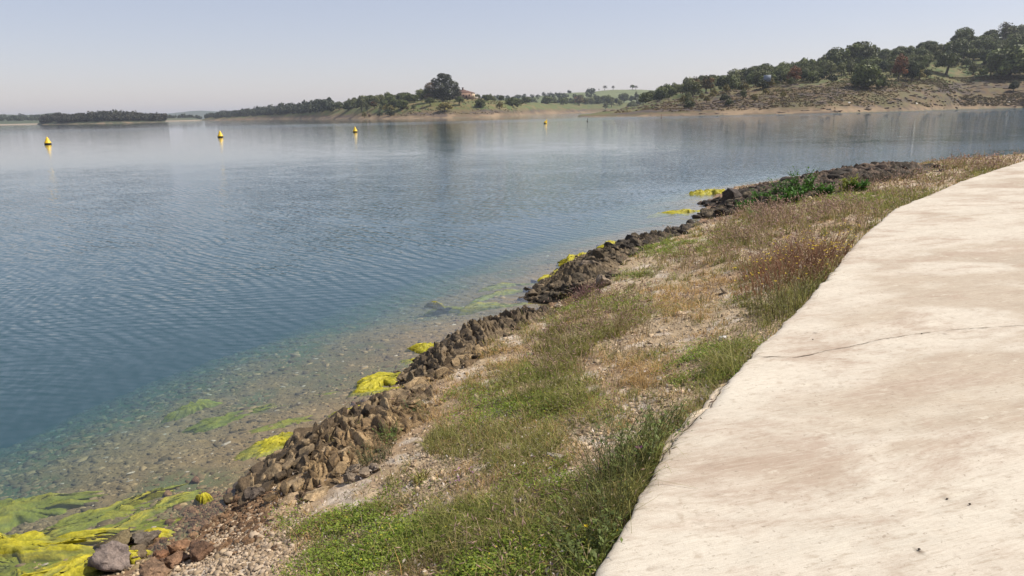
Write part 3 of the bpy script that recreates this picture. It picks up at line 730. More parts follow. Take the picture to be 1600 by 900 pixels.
# single boulders and stones
def boulder(px, py, size, seed, colr, label, flat=.6, rz=None, name='boulder', cat='boulder', z=None, group=None, tiltx=0, sub3=True, part=None):
    g = np.random.default_rng(seed); v, f = rock_proto(seed+500, 4 if math.hypot(*at(px, py)) < 14 else 3, 13, .13, 2.2, .12)
    p = hit(px, py, 1.5, 60); a = g.uniform(0, 6.3) if rz is None else rz
    Rm = rot(tiltx+g.normal(0, .08), g.normal(0, .08), a); vv = (v*np.array(size)/2)@Rm.T
    zc = p[2]-vv[:, 2].min()*(.55) if z is None else z
    C_ = np.tile(c3(*colr), (len(vv), 1))*(1+.5*fbm(vv[:, 0]*14, vv[:, 1]*14, vv[:, 2]*14+seed, 4))[:, None]
    C_ = mix(C_, c3(.05, .035, .02), (1-sst(.0, .05, vv[:, 2]+zc))*.7)
    me = mesh_np(name, vv, f, np.clip(C_, .01, .7), False)
    for p_ in me.polygons: pass
    o = link(name, me, M_rock, loc=(p[0], p[1], zc)); tag(o, label, cat, group); return o
boulder(190, 852, (.34, .24, .16), 1, (.16, .125, .065), 'olive brown boulder half draped in yellow algae at the water edge')
boulder(228, 850, (.20, .18, .15), 2, (.14, .115, .09), 'grey brown rounded boulder touching the algae draped one')
boulder(158, 879, (.28, .10, .09), 3, (.13, .10, .085), 'dark flat stone wrapped in yellow algae streamers', rz=.3)
boulder(178, 888, (.34, .24, .20), 4, (.21, .165, .14), 'largest pinkish grey boulder at the bottom left water edge')
boulder(250, 876, (.14, .13, .12), 5, (.17, .085, .045), 'small rusty red cube shaped rock between boulders')
boulder(278, 862, (.18, .14, .11), 6, (.20, .11, .06), 'reddish brown wedge rock on the bottom left shore')
boulder(276, 882, (.17, .14, .12), 7, (.19, .11, .065), 'brown blocky rock right of the rusty cube shaped one')
boulder(318, 868, (.20, .15, .12), 8, (.15, .085, .05), 'dark rust brown angular rock beside pale flakes of stone')
boulder(240, 898, (.30, .16, .12), 9, (.20, .125, .075), 'broad brown rock cut by the bottom edge of the picture')
boulder(212, 871, (.20, .16, .10), 10, (.19, .14, .085), 'low tan rock with yellow algae in front of the grey boulder')
boulder(400, 780, (.16, .13, .12), 11, (.11, .085, .065), 'dark round stone at the seaward foot of the nearest ridge')
boulder(922, 432, (.75, .5, .38), 12, (.17, .13, .09), 'big rounded brown boulder on top of the dark boulder heap')
boulder(940, 448, (.32, .28, .24), 13, (.25, .195, .14), 'pale tan round stone lodged under the big rounded boulder')
boulder(1143, 318, (.85, .65, .6), 14, (.06, .047, .04), 'black squared boulder standing over the water at the far point')
boulder(873, 481, (.26, .16, .12), 15, (.33, .27, .20), 'pale tilted stone on wet red sand in the little cove')
boulder(617, 584, (.14, .08, .05), 16, (.40, .33, .25), 'pale flat stone lying on the dark ledge by the algae tuft')
boulder(1129, 531, (.085, .065, .06), 17, (.75, .73, .70), 'small chalk white stone in the grass close to the pavement')
boulder(868, 716, (.13, .08, .05), 18, (.36, .31, .25), 'pale grey buried stone in the middle of the dry turf')
boulder(812, 806, (.12, .07, .05), 19, (.30, .25, .20), 'rounded grey stone showing through clover and straw')
boulder(1318, 775, (.01, .01, .01), 20, (.2, .16, .1), 'tiny dark crumb on the pavement', z=SZ) if False else None
# flat ochre slabs of bedrock behind the nearest ridge
fl = [(470,760,.34,.16),(500,744,.30,.15),(455,788,.24,.14),(492,778,.26,.14),(530,728,.26,.12),(440,806,.2,.12),(548,706,.24,.1),(512,712,.28,.12),(620,646,.30,.13),(606,660,.2,.1)]
fll = ['largest flat ochre slab of bedrock behind the nearest ridge', 'long ochre slab touching the upper side of the largest one', 'flat ochre slab nearest to the dark round stone', 'cracked ochre slab in the middle of the flat ones', 'ochre slab at the foot of the small stone heap', 'lowest ochre slab beside the pale stone flakes', 'narrow ochre slab tucked under the dry weeds', 'ochre slab leaning on the low worn ledge', 'smooth tan slab set high between two ledges', 'small tan slab below the smooth high one']
for i, (px, py, a, b) in enumerate(fl):
    boulder(px, py, (a, b*1.2, .09), 30+i, (.31+.03*(i % 3), .225+.02*(i % 3), .13+.015*(i % 3)), fll[i], rz=R(35+7*(i % 4)), name='stone_slab', cat='stone slab', group='flat ochre slabs of bedrock behind the nearest ridge')
# small heap of grey brown stones
for i, (px, py, lb) in enumerate([(556,738,'darkest lump of the small stone heap under dry weeds'), (548,752,'lower left stone of the small heap under dry weeds'), (572,745,'flat topped stone in the small heap under dry weeds'), (586,736,'stone at the right end of the small heap under dry weeds'), (640,660,'pale long stone flake leaning on the brown ledge edge'), (632,668,'second pale stone flake lying below the leaning one')]):
    boulder(px, py, (.15, .10, .08), 45+i, (.22, .17, .12) if i < 4 else (.38, .32, .24), lb, name='stone', cat='stone')

# gravel and shards, beyond counting
def cols(n, a, b, var=.3):
    t = rng.random(n)[:, None]; return np.clip((c3(*a)*(1-t)+c3(*b)*t)*rng.uniform(1-var, 1+var, (n, 1)), .01, .85)
def scatter(n, p0=.0, rmax=40, rmin=2.2, azr=(-50, 55)):
    """points dense near the viewer, log-uniform in distance"""
    r = np.exp(rng.uniform(math.log(rmin), math.log(rmax), n)); a = R(1)*rng.uniform(azr[0], azr[1], n)
    return r*np.sin(a), r*np.cos(a), r
def frame_cut(x, y, z, m=60):
    px, py = proj(x, y, z); return (px > -m) & (px < 1600+m) & (py < 900+m*2) & (y > 0.3)
x, y, r = scatter(150000, rmax=30)
h_, sd, de, on = near_h(x, y)
k = (sd > .0) & (~on) & frame_cut(x, y, h_) & (de > .01)
pat = fbm(x*2.2, y*2.2, s=301)+.35*(sd < .5)
qx, qy = proj(x, y, gz(x, y)); k &= (pat > -.22) & ~((((qx-520)/75)**2+((qy-765)/36)**2 < 1) | (((qx-595)/62)**2+((qy-712)/30)**2 < 1)); x, y, r, h_ = x[k], y[k], r[k], gz(x[k], y[k])
n = len(x); s_ = rng.lognormal(math.log(.0048), .55, n)*(1+r*.07)
acc = bake(PEB+SHARD, np.stack([x, y, h_+s_*.1], 1), rots(rng.normal(0, .35, n), rng.normal(0, .35, n), rng.uniform(0, 6.3, n)), np.stack([s_*1.4, s_, s_*.45], 1), cols(n, (.21, .152, .09), (.44, .335, .22)))
tag(acc.obj('gravel', M_gravel), 'loose tan and grey gravel strewn over the dry bank', 'gravel', kind='stuff')
# pale flakes by the bottom-left slabs
fp = []
for cx, cy_, rx, ry, nn in [(400,860,70,45,700),(350,850,40,35,200),(460,700+120,50,20,160),(300,885,60,15,160),(640,720,60,30,160),(1150,590,50,30,120),(1000,640,60,30,150),(1010,505,40,14,40),(1000,400,30,8,60),(880,700,60,30,160)]:
    for _ in range(nn):
        u, v = rng.normal(0, .55), rng.normal(0, .55); fp.append(hit(cx+u*rx, cy_+v*ry, 1.5, 60))
fp = np.array(fp); hh, sd, de, on = near_h(fp[:, 0], fp[:, 1]); fp = fp[(sd > .05) & ~on & (de > .03)]; n = len(fp)
s_ = rng.lognormal(math.log(.0085), .5, n)
acc = bake(SHARD, fp+[0, 0, .006], rots(rng.normal(0, .3, n), rng.normal(0, .3, n), rng.uniform(0, 6.3, n)), np.stack([s_*1.5, s_, s_*.3], 1), cols(n, (.20, .142, .09), (.42, .33, .235)))
tag(acc.obj('stone_flakes', M_gravel), 'pale broken flakes of stone in loose drifts', 'stone flakes', kind='stuff')
# bed of slate shards under the shallow water
x, y, r = scatter(150000, rmax=22, rmin=3.0, azr=(-45, 30))
h_, sd, de, on = near_h(x, y)
k = (sd < .05) & (sd > -5.5) & frame_cut(x, y, h_); x, y, r, h_, sd = x[k], y[k], r[k], gz(x[k], y[k]), sd[k]
n = len(x); s_ = rng.lognormal(math.log(.0085), .8, n)*(1+.22*np.clip(-sd, 0, 4)); s_ = np.minimum(s_, .085)*.62
acc = bake(SHARD, np.stack([x, y, h_+s_*.06], 1), rots(rng.normal(0, .13, n), rng.normal(0, .13, n), rng.normal(.2, .6, n)), np.stack([s_*1.7, s_*.9, np.minimum(s_*.2, .010)], 1), np.where(rng.random((n, 1)) < .03, cols(n, (.36, .31, .24), (.45, .40, .32), .2), cols(n, (.12, .092, .046), (.26, .19, .098), .5)))
tag(acc.obj('lake_bed_stones', M_gravel), 'flat brown slate shards covering the shallow lake bed', 'lake bed stones', kind='stuff')
# rusty crusted rubble at the waterline
fp = []
for cx, cy_, rx, ry, nn in [(330,815,70,45,800),(385,800,50,30,500),(370,840,35,22,300),(250,860,60,24,240),(840,485,40,10,140),(760,505,50,8,120),(420,775,30,16,160),(600,630,50,10,100)]:
    for _ in range(nn): fp.append(hit(cx+rng.normal(0, .5)*rx, cy_+rng.normal(0, .5)*ry, 1.5, 60))
fp = np.array(fp); n = len(fp); s_ = rng.lognormal(math.log(.016), .55, n)
acc = bake(ROCKS2, fp, rots(rng.normal(0, .5, n), rng.normal(0, .5, n), rng.uniform(0, 6.3, n)), np.stack([s_*.8, s_*.6, s_*.45], 1), cols(n, (.11, .062, .032), (.23, .14, .075)))
tag(acc.obj('shore_rubble', M_rock), 'rusty brown crusted rubble along the wet margin', 'rubble', kind='stuff')

# ------------------------------------------------------------------ yellow algae mats
def algae(px, py, L_, W_, rz, z0, label, seed, yellow=.5, thick=.05, name='algae_mat'):
    g = np.random.default_rng(seed); nu, nv = int(26+L_*36), int(22+W_*36)
    u = np.linspace(-1, 1, nu); v = np.linspace(-1, 1, nv); U, Vv = np.meshgrid(u, v, indexing='ij')
    c = at(px, py, 0); rr = np.sqrt(U**2+Vv**2)+1e-6
    # square grid squeezed to a disc, edge frayed
    m = np.maximum(np.abs(U), np.abs(Vv))/rr; U2, V2 = U*m, Vv*m; rad = np.sqrt(U2**2+V2**2)
    ang = np.arctan2(V2, U2); fr = 1+.62*fbm(np.cos(ang)*2.2+seed, np.sin(ang)*2.2, s=seed)+.50*fbm(np.cos(ang)*7+seed, np.sin(ang)*7, s=seed+1)
    X = U2*fr*L_/2; Y = V2*fr*W_/2+.10*L_*np.sin(U2*2+seed)
    wx, wy = X*math.cos(rz)-Y*math.sin(rz)+c[0], X*math.sin(rz)+Y*math.cos(rz)+c[1]
    fil = fbm(U2*2.0*L_, V2*14*W_+2*fbm(U2*3, V2*3, s=seed), s=seed+2)
    lump = fbm(X*4.5+seed, Y*7, s=seed+3); fine = fbm(X*9+2*lump, Y*60, s=seed+4, o=5)
    d = np.clip(1-rad**2, 0, 1)
    bedz = gz(wx, wy)
    top = z0+thick*(lump*1.0+fil*.55+fine*.35)
    low = np.maximum(bedz-.004, z0-.09-thick)
    Z = low+(np.maximum(top, bedz+.004)-low)*np.clip(d*(1.8 if L_ > .5 else 1.0), 0, 1)**.8
    hi = sst(-.05, .03, Z)*.6+.5*sst(-.1, .35, fil+lump*.6)
    cc = mix(c3(.22, .25, .024), c3(.48, .42, .026), np.clip(hi*yellow*1.5, 0, 1)); cc = mix(cc, c3(.11, .13, .025), sst(.15, .4, fbm(X*8, Y*16, s=seed+6))*.5)
    cc = cc*(1+.3*fine[..., None])
    V3 = np.stack([wx-c[0], wy-c[1], Z-z0], -1).reshape(-1, 3)
    ii = np.arange(nu*nv).reshape(nu, nv); Fq = np.stack([ii[:-1, :-1], ii[1:, :-1], ii[1:, 1:], ii[:-1, 1:]], -1).reshape(-1, 4)
    me = mesh_np(name, V3, Fq, np.clip(cc.reshape(-1, 3), .01, .8), True)
    o = link(name, me, M_algae, loc=(c[0], c[1], z0)); tag(o, label, 'algae mat', 'yellow green algae mats in the shallows'); return o
AL = [(45,835,1.25,.30,.10,.005,'bright yellow algae ridge breaking the surface at the left edge of the shallows',.95,.05),
      (20,765,1.0,.42,.15,-.10,'blurred olive algae patch at the left edge above the yellow ridge',.45,.05),
      (165,785,1.1,.17,.62,-.05,'long yellow green algae streamer, uppermost of the near tangle',.6,.05),
      (218,798,1.0,.19,.62,-.04,'wide yellow green algae streamer ending near the lone tuft',.7,.05),
      (110,808,1.2,.24,.35,-.08,'olive algae band between the yellow ridge and the streamers',.4,.05),
      (180,826,.9,.22,.35,-.05,'green yellow algae fold above the draped boulder',.55,.05),
      (238,835,.26,.13,.4,.02,'bright yellow algae cushion lying on rocks left of the cove',1.0,.04),
      (35,880,.9,.42,.1,-.03,'yellow algae clump in the bottom left corner',.85,.05),
      (120,880,.8,.34,1.0,-.01,'yellow algae curtain hanging down beside the dark flat stone',.9,.06),
      (200,868,.26,.12,.3,.05,'thin yellow algae skin between the boulders',.9,.04),
      (318,777,.13,.09,.3,.03,'lone round yellow green algae tuft on a small rock near the shore',.85,.05),
      (428,690,.55,.30,.5,.02,'yellow algae fan joining the nearest jagged ridge',.9,.04),
      (408,700,.45,.24,.2,-.01,'green yellow algae patch below the fan by the nearest ridge',.6,.03),
      (448,655,.55,.20,.15,-.05,'submerged green algae patch above the nearest ridge',.4,.03),
      (600,598,.75,.36,.55,.04,'brilliant yellow algae fan spreading from the ledge, midway along the shore',1.0,.05),
      (588,612,.6,.22,.2,.0,'paler algae fringe under the brilliant yellow fan',.8,.03),
      (668,545,.50,.34,.2,.06,'bright yellow algae tuft beside the second ridge',.95,.07),
      (655,560,.4,.26,.6,-.0,'green algae skirt under the tuft beside the second ridge',.5,.04),
      (510,603,.3,.12,.1,-.10,'small dim algae patch below the long brown shallows',.35,.03),
      (545,640,.34,.12,.4,.03,'thin yellow algae rim on the seaward side of the nearest ridge',.8,.03),
      (370,628,1.0,.3,.35,-.14,'dim green algae bloom under deeper water',.3,.04),
      (300,608,.6,.24,.3,-.2,'faint algae patch farthest out over the brown shallows',.3,.04),
      (798,440,1.0,.22,.05,-.06,'upper pale green algae patch off the little cove',.6,.04),
      (800,452,1.3,.3,.45,-.06,'middle pale green algae patch off the little cove, the widest',.65,.04),
      (776,472,1.1,.22,.25,-.04,'lower pale green algae patch off the little cove',.75,.04),
      (728,470,.9,.25,.05,-.12,'dim algae smear left of the three cove patches',.4,.03),
      (679,471,.28,.09,.0,.005,'small floating yellow algae scrap out in the water',1.0,.02),
      (807,488,.24,.1,.1,.01,'small yellow algae scrap close to the wet sand of the cove',1.0,.03),
      (906,408,1.0,.7,.4,.10,'bright yellow algae cushion capping rocks at the boulder heap',1.0,.10),
      (868,434,.6,.36,.4,.06,'small yellow algae knob at the left foot of the boulder heap',.9,.08),
      (962,386,.8,.40,.2,.07,'yellow algae spot on the seaward side of the pitted outcrop',1.0,.06),
      (1080,331,1.9,.32,.05,.02,'yellow algae strip floating off the rubbly tip of the far point',1.0,.06),
      (1057,333,.5,.2,.0,.01,'detached yellow algae dot beyond the end of the strip',1.0,.03),
      (1112,302,1.6,.7,.2,.05,'yellow algae patch at the foot of the black squared boulder',1.0,.12)]
for i, (px, py, l, w_, rz, z0, lb, ye, th) in enumerate(AL): algae(px, py, l, w_, rz, z0, lb, 400+i*7, ye, th)
# algae drape on the boulder
# ------------------------------------------------------------------ turf on the near bank
def region(cx, cy_, ells):
    v = np.zeros(len(cx))
    for (a, b, rx, ry, k) in ells: v = np.maximum(v, k*np.exp(-(((cx-a)/rx)**2+((cy_-b)/ry)**2)**1.5))
    return v
CLOVER = [(560,850,120,55,1),(700,860,130,60,1),(800,870,120,45,.8),(640,790,60,25,.5),(900,850,60,60,.8),(830,640,90,35,.7),(760,650,50,30,.4),(940,482,80,22,1),(900,500,50,16,.8),(1060,388,75,11,1),(1130,376,40,8,.7),
          (1010,432,40,12,.9),(915,458,20,10,.8),(1120,570,60,26,.9),(1150,558,50,22,.8),(1240,455,45,14,.7),(1310,312,90,9,.8),(1240,322,60,8,.5),(840,580,40,20,.8),(740,620,40,16,.5),(1050,592,25,14,.7),(860,780,60,40,.4),(1180,470,50,14,.5),(1270,300,40,6,.6)]
STRAW = [(785,568,55,28,1),(1000,585,45,28,1),(1055,470,50,35,.8),(1100,500,40,22,.7),(700,600,50,30,.6),(620,700,60,40,.5),(880,690,50,22,.5),(1090,440,60,25,.6),(760,660,60,25,.4),(1270,380,70,25,.5),(650,660,40,20,.6),(980,700,60,60,.4),(960,780,60,30,.4)]
GREENG = [(900,540,110,60,1),(860,600,110,60,.9),(700,700,100,50,.5),(600,720,70,45,.6),(820,700,90,60,.6),(1000,760,60,80,.55),(930,830,60,60,.6),(780,840,180,60,.8),(1150,580,70,30,.8),(1100,400,120,30,.5),(1180,370,110,35,.7),(1250,350,110,28,.7),
          (1340,320,90,20,.8),(1180,430,60,30,.5),(640,640,30,20,.7),(1220,480,50,20,.7),(1290,450,70,40,.6),(1400,310,60,15,.9),(1500,270,100,15,.9),(560,760,40,30,.5),(1000,440,60,20,.4),(960,500,90,30,.5),(1230,300,60,10,.4)]
RED = [(1200,350,70,22,1),(1260,335,90,18,.8),(1160,385,60,18,.8),(1220,400,80,25,.7),(1330,350,60,22,.5),(1380,300,70,10,.4),(1450,280,60,10,.6),(1530,262,70,10,.9),(1440,268,60,6,.6),(940,520,90,30,.5),(1040,420,60,14,.35),(1110,415,60,18,.4),(980,470,60,16,.3),(870,560,70,30,.35),(1220,395,60,20,.5)]
BARE = [(1040,520,60,20,1),(1000,650,45,30,.8),(930,690,60,28,.5),(700,740,70,20,.6),(640,690,30,16,.7),(1150,505,45,14,.6),(1080,560,24,30,.8),(780,760,50,14,.4),(1000,412,80,9,.7),(1230,345,50,6,.4),(1400,272,80,8,.9),(1180,320,120,7,.9),(1120,350,40,5,.8),(1180,600,30,20,.7),(430,870,40,30,1),(960,620,40,18,.6)]
def blades(x, y, n_each, L_, wd, curl, cA, cB, lean=.45, name='grass', seed=1, tip=None, tipfrac=0, spread=.03):
    """tufts of curved tapering blades, one mesh"""
    g = np.random.default_rng(seed)
    k = np.repeat(np.arange(len(x)), n_each); n = len(k)
    r = np.hypot(x, y)[k]
    bx = x[k]+g.normal(0, spread, n)*(1+r*.02); by = y[k]+g.normal(0, spread, n)*(1+r*.02)
    ok_ = ~(inside(SLAB, bx, by) | (dist(E, bx, by) < .02)); k, bx, by, r = k[ok_], bx[ok_], by[ok_], r[ok_]; n = len(k); bz = gz(bx, by)-.004
    Ls = L_[k]*g.lognormal(0, .35, n); a = g.uniform(0, 6.283, n); ln = np.abs(g.normal(0, lean, n)); w_ = np.maximum(wd*g.uniform(.6, 1.4, n), r*.00075)
    dx, dy = np.cos(a), np.sin(a); fx, fy = -dy, dx
    phi = g.uniform(0, 6.283, n); fx, fy = np.cos(phi), np.sin(phi)
    Vs = []
    ts = [0, .45, .8, 1.0]; ws = [1, .85, .5, .0]
    for t, q in zip(ts, ws):
        b = ln*t+curl*t*t*g.uniform(.3, 1.2, n)
        ox = Ls*t*np.sin(b); oz = Ls*t*np.cos(b)
        cx, cy_, cz = bx+dx*ox, by+dy*ox, bz+oz
        if q > 0:
            Vs.append(np.stack([cx-fx*w_*q/2, cy_-fy*w_*q/2, cz], 1)); Vs.append(np.stack([cx+fx*w_*q/2, cy_+fy*w_*q/2, cz], 1))
        else: Vs.append(np.stack([cx, cy_, cz], 1))
    V = np.stack(Vs, 1); b0 = np.arange(n)[:, None]*7
    F4 = np.concatenate([b0+[0, 1, 3, 2], b0+[2, 3, 5, 4]]); F3 = b0+[4, 5, 6]
    t = g.random(n)[:, None]; C_ = (c3(*cA)*(1-t)+c3(*cB)*t)*g.uniform(.7, 1.3, (n, 1))
    C_ = np.repeat(C_, 7, 0).reshape(n, 7, 3)
    if tip is not None:
        mk = g.random(n) < tipfrac; C_[mk, 4:] = c3(*tip); 
    acc = Acc(); acc.add(V.reshape(-1, 3), F4, C_.reshape(-1, 3)); acc.F3.append(F3)
    # seed heads: little spindles at some tips
    if tip is not None and mk.any():
        T = V[mk, 6]; B = V[mk, 4]; d = T-B; d /= np.linalg.norm(d, axis=1)[:, None]+1e-9; m_ = len(T)
        hl = (L_[k][mk]*.28*g.uniform(.6, 1.3, m_))[:, None]; hw = np.maximum(.0035, r[mk]*.0007)[:, None]
        s1 = np.cross(d, [0, 0, 1.0]); s1 /= np.linalg.norm(s1, axis=1)[:, None]+1e-9; s2 = np.cross(d, s1)
        mid = T+d*hl*.4; end = T+d*hl
        Vh = np.stack([T, mid+s1*hw, mid+s2*hw, mid-s1*hw, mid-s2*hw, end], 1); h0 = np.arange(m_)[:, None]*6
        Fh = np.concatenate([h0+f for f in ([0, 1, 2], [0, 2, 3], [0, 3, 4], [0, 4, 1], [5, 2, 1], [5, 3, 2], [5, 4, 3], [5, 1, 4])])
        acc.add(Vh.reshape(-1, 3), Fh, np.repeat(c3(*tip)*g.uniform(.7, 1.35, (m_, 1)), 6, 0))
    return acc
def cand(n, rmin=2.2, rmax=45, azr=(-20, 50), seedoff=0):
    x, y, r = scatter(n, rmax=rmax, rmin=rmin, azr=azr)
    k = frame_cut(x, y, .6+0*x, 120); x, y, r = x[k], y[k], r[k]
    h_, sd, de, on = near_h(x, y); k = (sd > .16) & ~on & (de > .015); x, y, r, h_, sd, de = x[k], y[k], r[k], h_[k], sd[k], de[k]
    px, py = proj(x, y, gz(x, y))
    led = (((px-520)/85)**2+((py-762)/40)**2 < 1) | (((px-598)/66)**2+((py-708)/34)**2 < 1) | (((px-645)/36)**2+((py-672)/20)**2 < 1)
    edge = np.where(led, .05, 1)*np.clip(sd/.55, 0, 1)*(sst(0, .25, fbm(x*1.8, y*1.8, s=331)+.28+.2*(sd > 1)))
    return x, y, r, px, py, edge, de
x, y, r, px, py, edge, de = cand(170000)
bare = region(px, py, BARE); nz1 = fbm(x*2.6, y*2.6, s=311); nz2 = fbm(x*8, y*8, s=312); nz3 = fbm(x*1.2, y*1.2, s=313)
u = rng.random(len(x))
def pick(dens): return u < np.clip(dens, 0, 1)
kill = (1-.92*bare)
gg = region(px, py, GREENG); st = region(px, py, STRAW); rd = region(px, py, RED); cl = region(px, py, CLOVER)
dG = (.10+.75*gg)*sst(-.25, .30, nz1+.4*nz2)*kill*edge
dS = (.16+.6*st)*sst(-.30, .35, nz2+.3*nz3)*kill*np.clip(edge*1.3, 0, 1)
dR = (.02+.75*rd)*sst(-.3, .3, nz2)*kill*edge
edgeb = np.exp(-(de/.28)**2)*(r < 20)
dG = np.maximum(dG, edgeb*.2*(.4+nz1+.5))
k = pick(dG*.62); tag(blades(x[k], y[k], 8, .065+.05*gg[k]+.05*edgeb[k], .0032, .7, (.15, .175, .038), (.33, .29, .10), seed=2, tip=(.36, .29, .19), tipfrac=.04, spread=.022).obj('grass', M_grass), 'short green grass tufts mixed through the dry bank', 'grass', kind='stuff')
u = rng.random(len(x)); k = pick(dS*.55); tag(blades(x[k], y[k], 8, .06+.04*st[k], .0026, 1.0, (.44, .26, .085), (.54, .40, .20), lean=.75, seed=3, spread=.028).obj('dry_grass', M_grass), 'straw coloured and orange dried grass', 'dry grass', kind='stuff')
u = rng.random(len(x)); k = pick(dR*.42); tag(blades(x[k], y[k], 7, .15+.12*rd[k], .0026, .5, (.21, .19, .07), (.36, .26, .15), lean=.35, seed=4, tip=(.38, .255, .20), tipfrac=.6, spread=.04).obj('seeding_grass', M_grass), 'taller grass with reddish purple seed heads', 'seeding grass', kind='stuff')
# dark low herbs
u = rng.random(len(x)); dH = (.10+.35*gg+.3*cl)*sst(-.1, .35, fbm(x*3.3, y*3.3, s=315)+.3*nz2)*kill*edge
def leaflets(x, y, n_each, size, hmax, cA, cB, seed, spread=.03, up_=.5):
    g = np.random.default_rng(seed); k = np.repeat(np.arange(len(x)), n_each); n = len(k); r = np.hypot(x, y)[k]
    sp = spread*(1+r*.03); bx = x[k]+g.normal(0, 1, n)*sp; by = y[k]+g.normal(0, 1, n)*sp; hz = g.uniform(0, 1, n)**1.3*hmax*(1+r*.01)
    ok_ = ~inside(SLAB, bx, by); k, bx, by, r, hz = k[ok_], bx[ok_], by[ok_], r[ok_], hz[ok_]; n = len(k)
    bz = gz(bx, by)+hz; s_ = np.maximum(size*g.uniform(.6, 1.4, n), r*.0011)
    a = g.uniform(0, 6.283, n); nrm = np.stack([g.normal(0, up_, n), g.normal(0, up_, n), np.ones(n)], 1); nrm /= np.linalg.norm(nrm, axis=1)[:, None]
    t1 = np.cross(nrm, np.stack([np.cos(a), np.sin(a), 0*a], 1)); t1 /= np.linalg.norm(t1, axis=1)[:, None]; t2 = np.cross(nrm, t1)
    c_ = np.stack([bx, by, bz], 1); s1 = s_[:, None]
    V = np.stack([c_-t1*s1, c_+t2*s1*.45-t1*s1*.1, c_+t1*s1, c_-t2*s1*.45-t1*s1*.1], 1)
    t = g.random(n)[:, None]; C_ = np.repeat((c3(*cA)*(1-t)+c3(*cB)*t)*g.uniform(.75, 1.25, (n, 1)), 4, 0)
    acc = Acc(); acc.add(V.reshape(-1, 3), np.arange(n)[:, None]*4+[0, 1, 2, 3], C_); return acc
k = pick(dH*.5); tag(leaflets(x[k], y[k], 14, .008, .05, (.10, .12, .03), (.22, .20, .06), 5).obj('low_herbs', M_grass), 'dull green low herbs', 'herbs', kind='stuff')
u = rng.random(len(x)); dC = cl*sst(-.30, .12, fbm(x*3.0, y*3.0, s=316)+.35*nz2)*np.clip(edge*1.6, 0, 1)
k = pick(dC*.85); xc, yc, rc = x[k], y[k], r[k]
tag(leaflets(xc, yc, 18, .0085, .055, (.11, .18, .018), (.26, .31, .045), 6).obj('clover', M_grass), 'bright green clover cover', 'clover', kind='stuff')
u2 = rng.random(len(xc)) < .16
tag(leaflets(xc[u2], yc[u2], 1, .006, .09, (.60, .48, .03), (.50, .45, .05), 7, up_=.4).obj('clover_flowers', M_grass), 'tiny yellow flowers dotted over the clover', 'clover flowers', kind='stuff')
# pale dried litter & white/lilac specks
u = rng.random(len(x)); k = u < .045*kill
tag(leaflets(x[k], y[k], 2, .010, .05, (.55, .47, .38), (.70, .62, .58), 8, up_=1.0).obj('dry_litter', M_grass), 'pale dried petals and seed husks scattered in the turf', 'dry litter', kind='stuff')
u = rng.random(len(x)); k = u < .10
acc = blades(x[k], y[k], 2, .08+0*x[k], .003, 1.4, (.20, .13, .08), (.42, .34, .24), lean=1.4, seed=12, spread=.05)
tag(acc.obj('dead_stems', M_grass), 'fallen brown stems lying through the turf', 'dead stems', kind='stuff')

# ------------------------------------------------------------------ plants that stand out
def stem_acc(acc, p, L_, lean_a, lean, w_, colr, leaves=0, leaf=.02, seed=0, curl=.2, leafcol=None):
    g = np.random.default_rng(seed); n = 7; pts = []
    for i in range(n):
        t = i/(n-1); b = lean*t+curl*t*t; pts.append(np.array(p)+[math.cos(lean_a)*L_*t*math.sin(b), math.sin(lean_a)*L_*t*math.sin(b), L_*t*math.cos(b)])
    V = []; 
    for i, q in enumerate(pts):
        w1 = w_*(1-.6*i/(n-1)); V += [q+[w1/2, 0, 0], q+[-w1/4, w1*.43, 0], q+[-w1/4, -w1*.43, 0]]
    F = []
    for i in range(n-1):
        for j in range(3): a = i*3+j; b = i*3+(j+1) % 3; F.append([a, b, b+3, a+3])
    acc.add(V, F, c3(*colr)*g.uniform(.8, 1.2))
    for i in range(leaves):
        t = g.uniform(.05, .95); k = t*(n-1); q = pts[int(k)]+(pts[min(n-1, int(k)+1)]-pts[int(k)])*(k-int(k)); a = g.uniform(0, 6.3); s_ = leaf*g.uniform(.5, 1.3)*(1.25-.7*t); el = g.uniform(.1, .9)
        d = np.array([math.cos(a)*math.cos(el), math.sin(a)*math.cos(el), math.sin(el)]); sd_ = np.array([-math.sin(a), math.cos(a), 0])*s_*.24
        acc.add([q, q+d*s_*.5+sd_, q+d*s_, q+d*s_*.5-sd_], [[0, 1, 2, 3]], c3(*(leafcol or colr))*g.uniform(.7, 1.35))
    return pts[-1]
def blossom(acc, q, s_, colr, seed, petals=7):
    g = np.random.default_rng(seed)
    for i in range(petals):
        a = i*6.283/petals; e = g.uniform(.2, .8); d = np.array([math.cos(a)*math.cos(e), math.sin(a)*math.cos(e), math.sin(e)]); t = np.array([-math.sin(a), math.cos(a), 0])
        acc.add([q, q+d*s_*.6+t*s_*.22, q+d*s_, q+d*s_*.6-t*s_*.22], [[0, 1, 2, 3]], c3(*colr)*g.uniform(.8, 1.2))
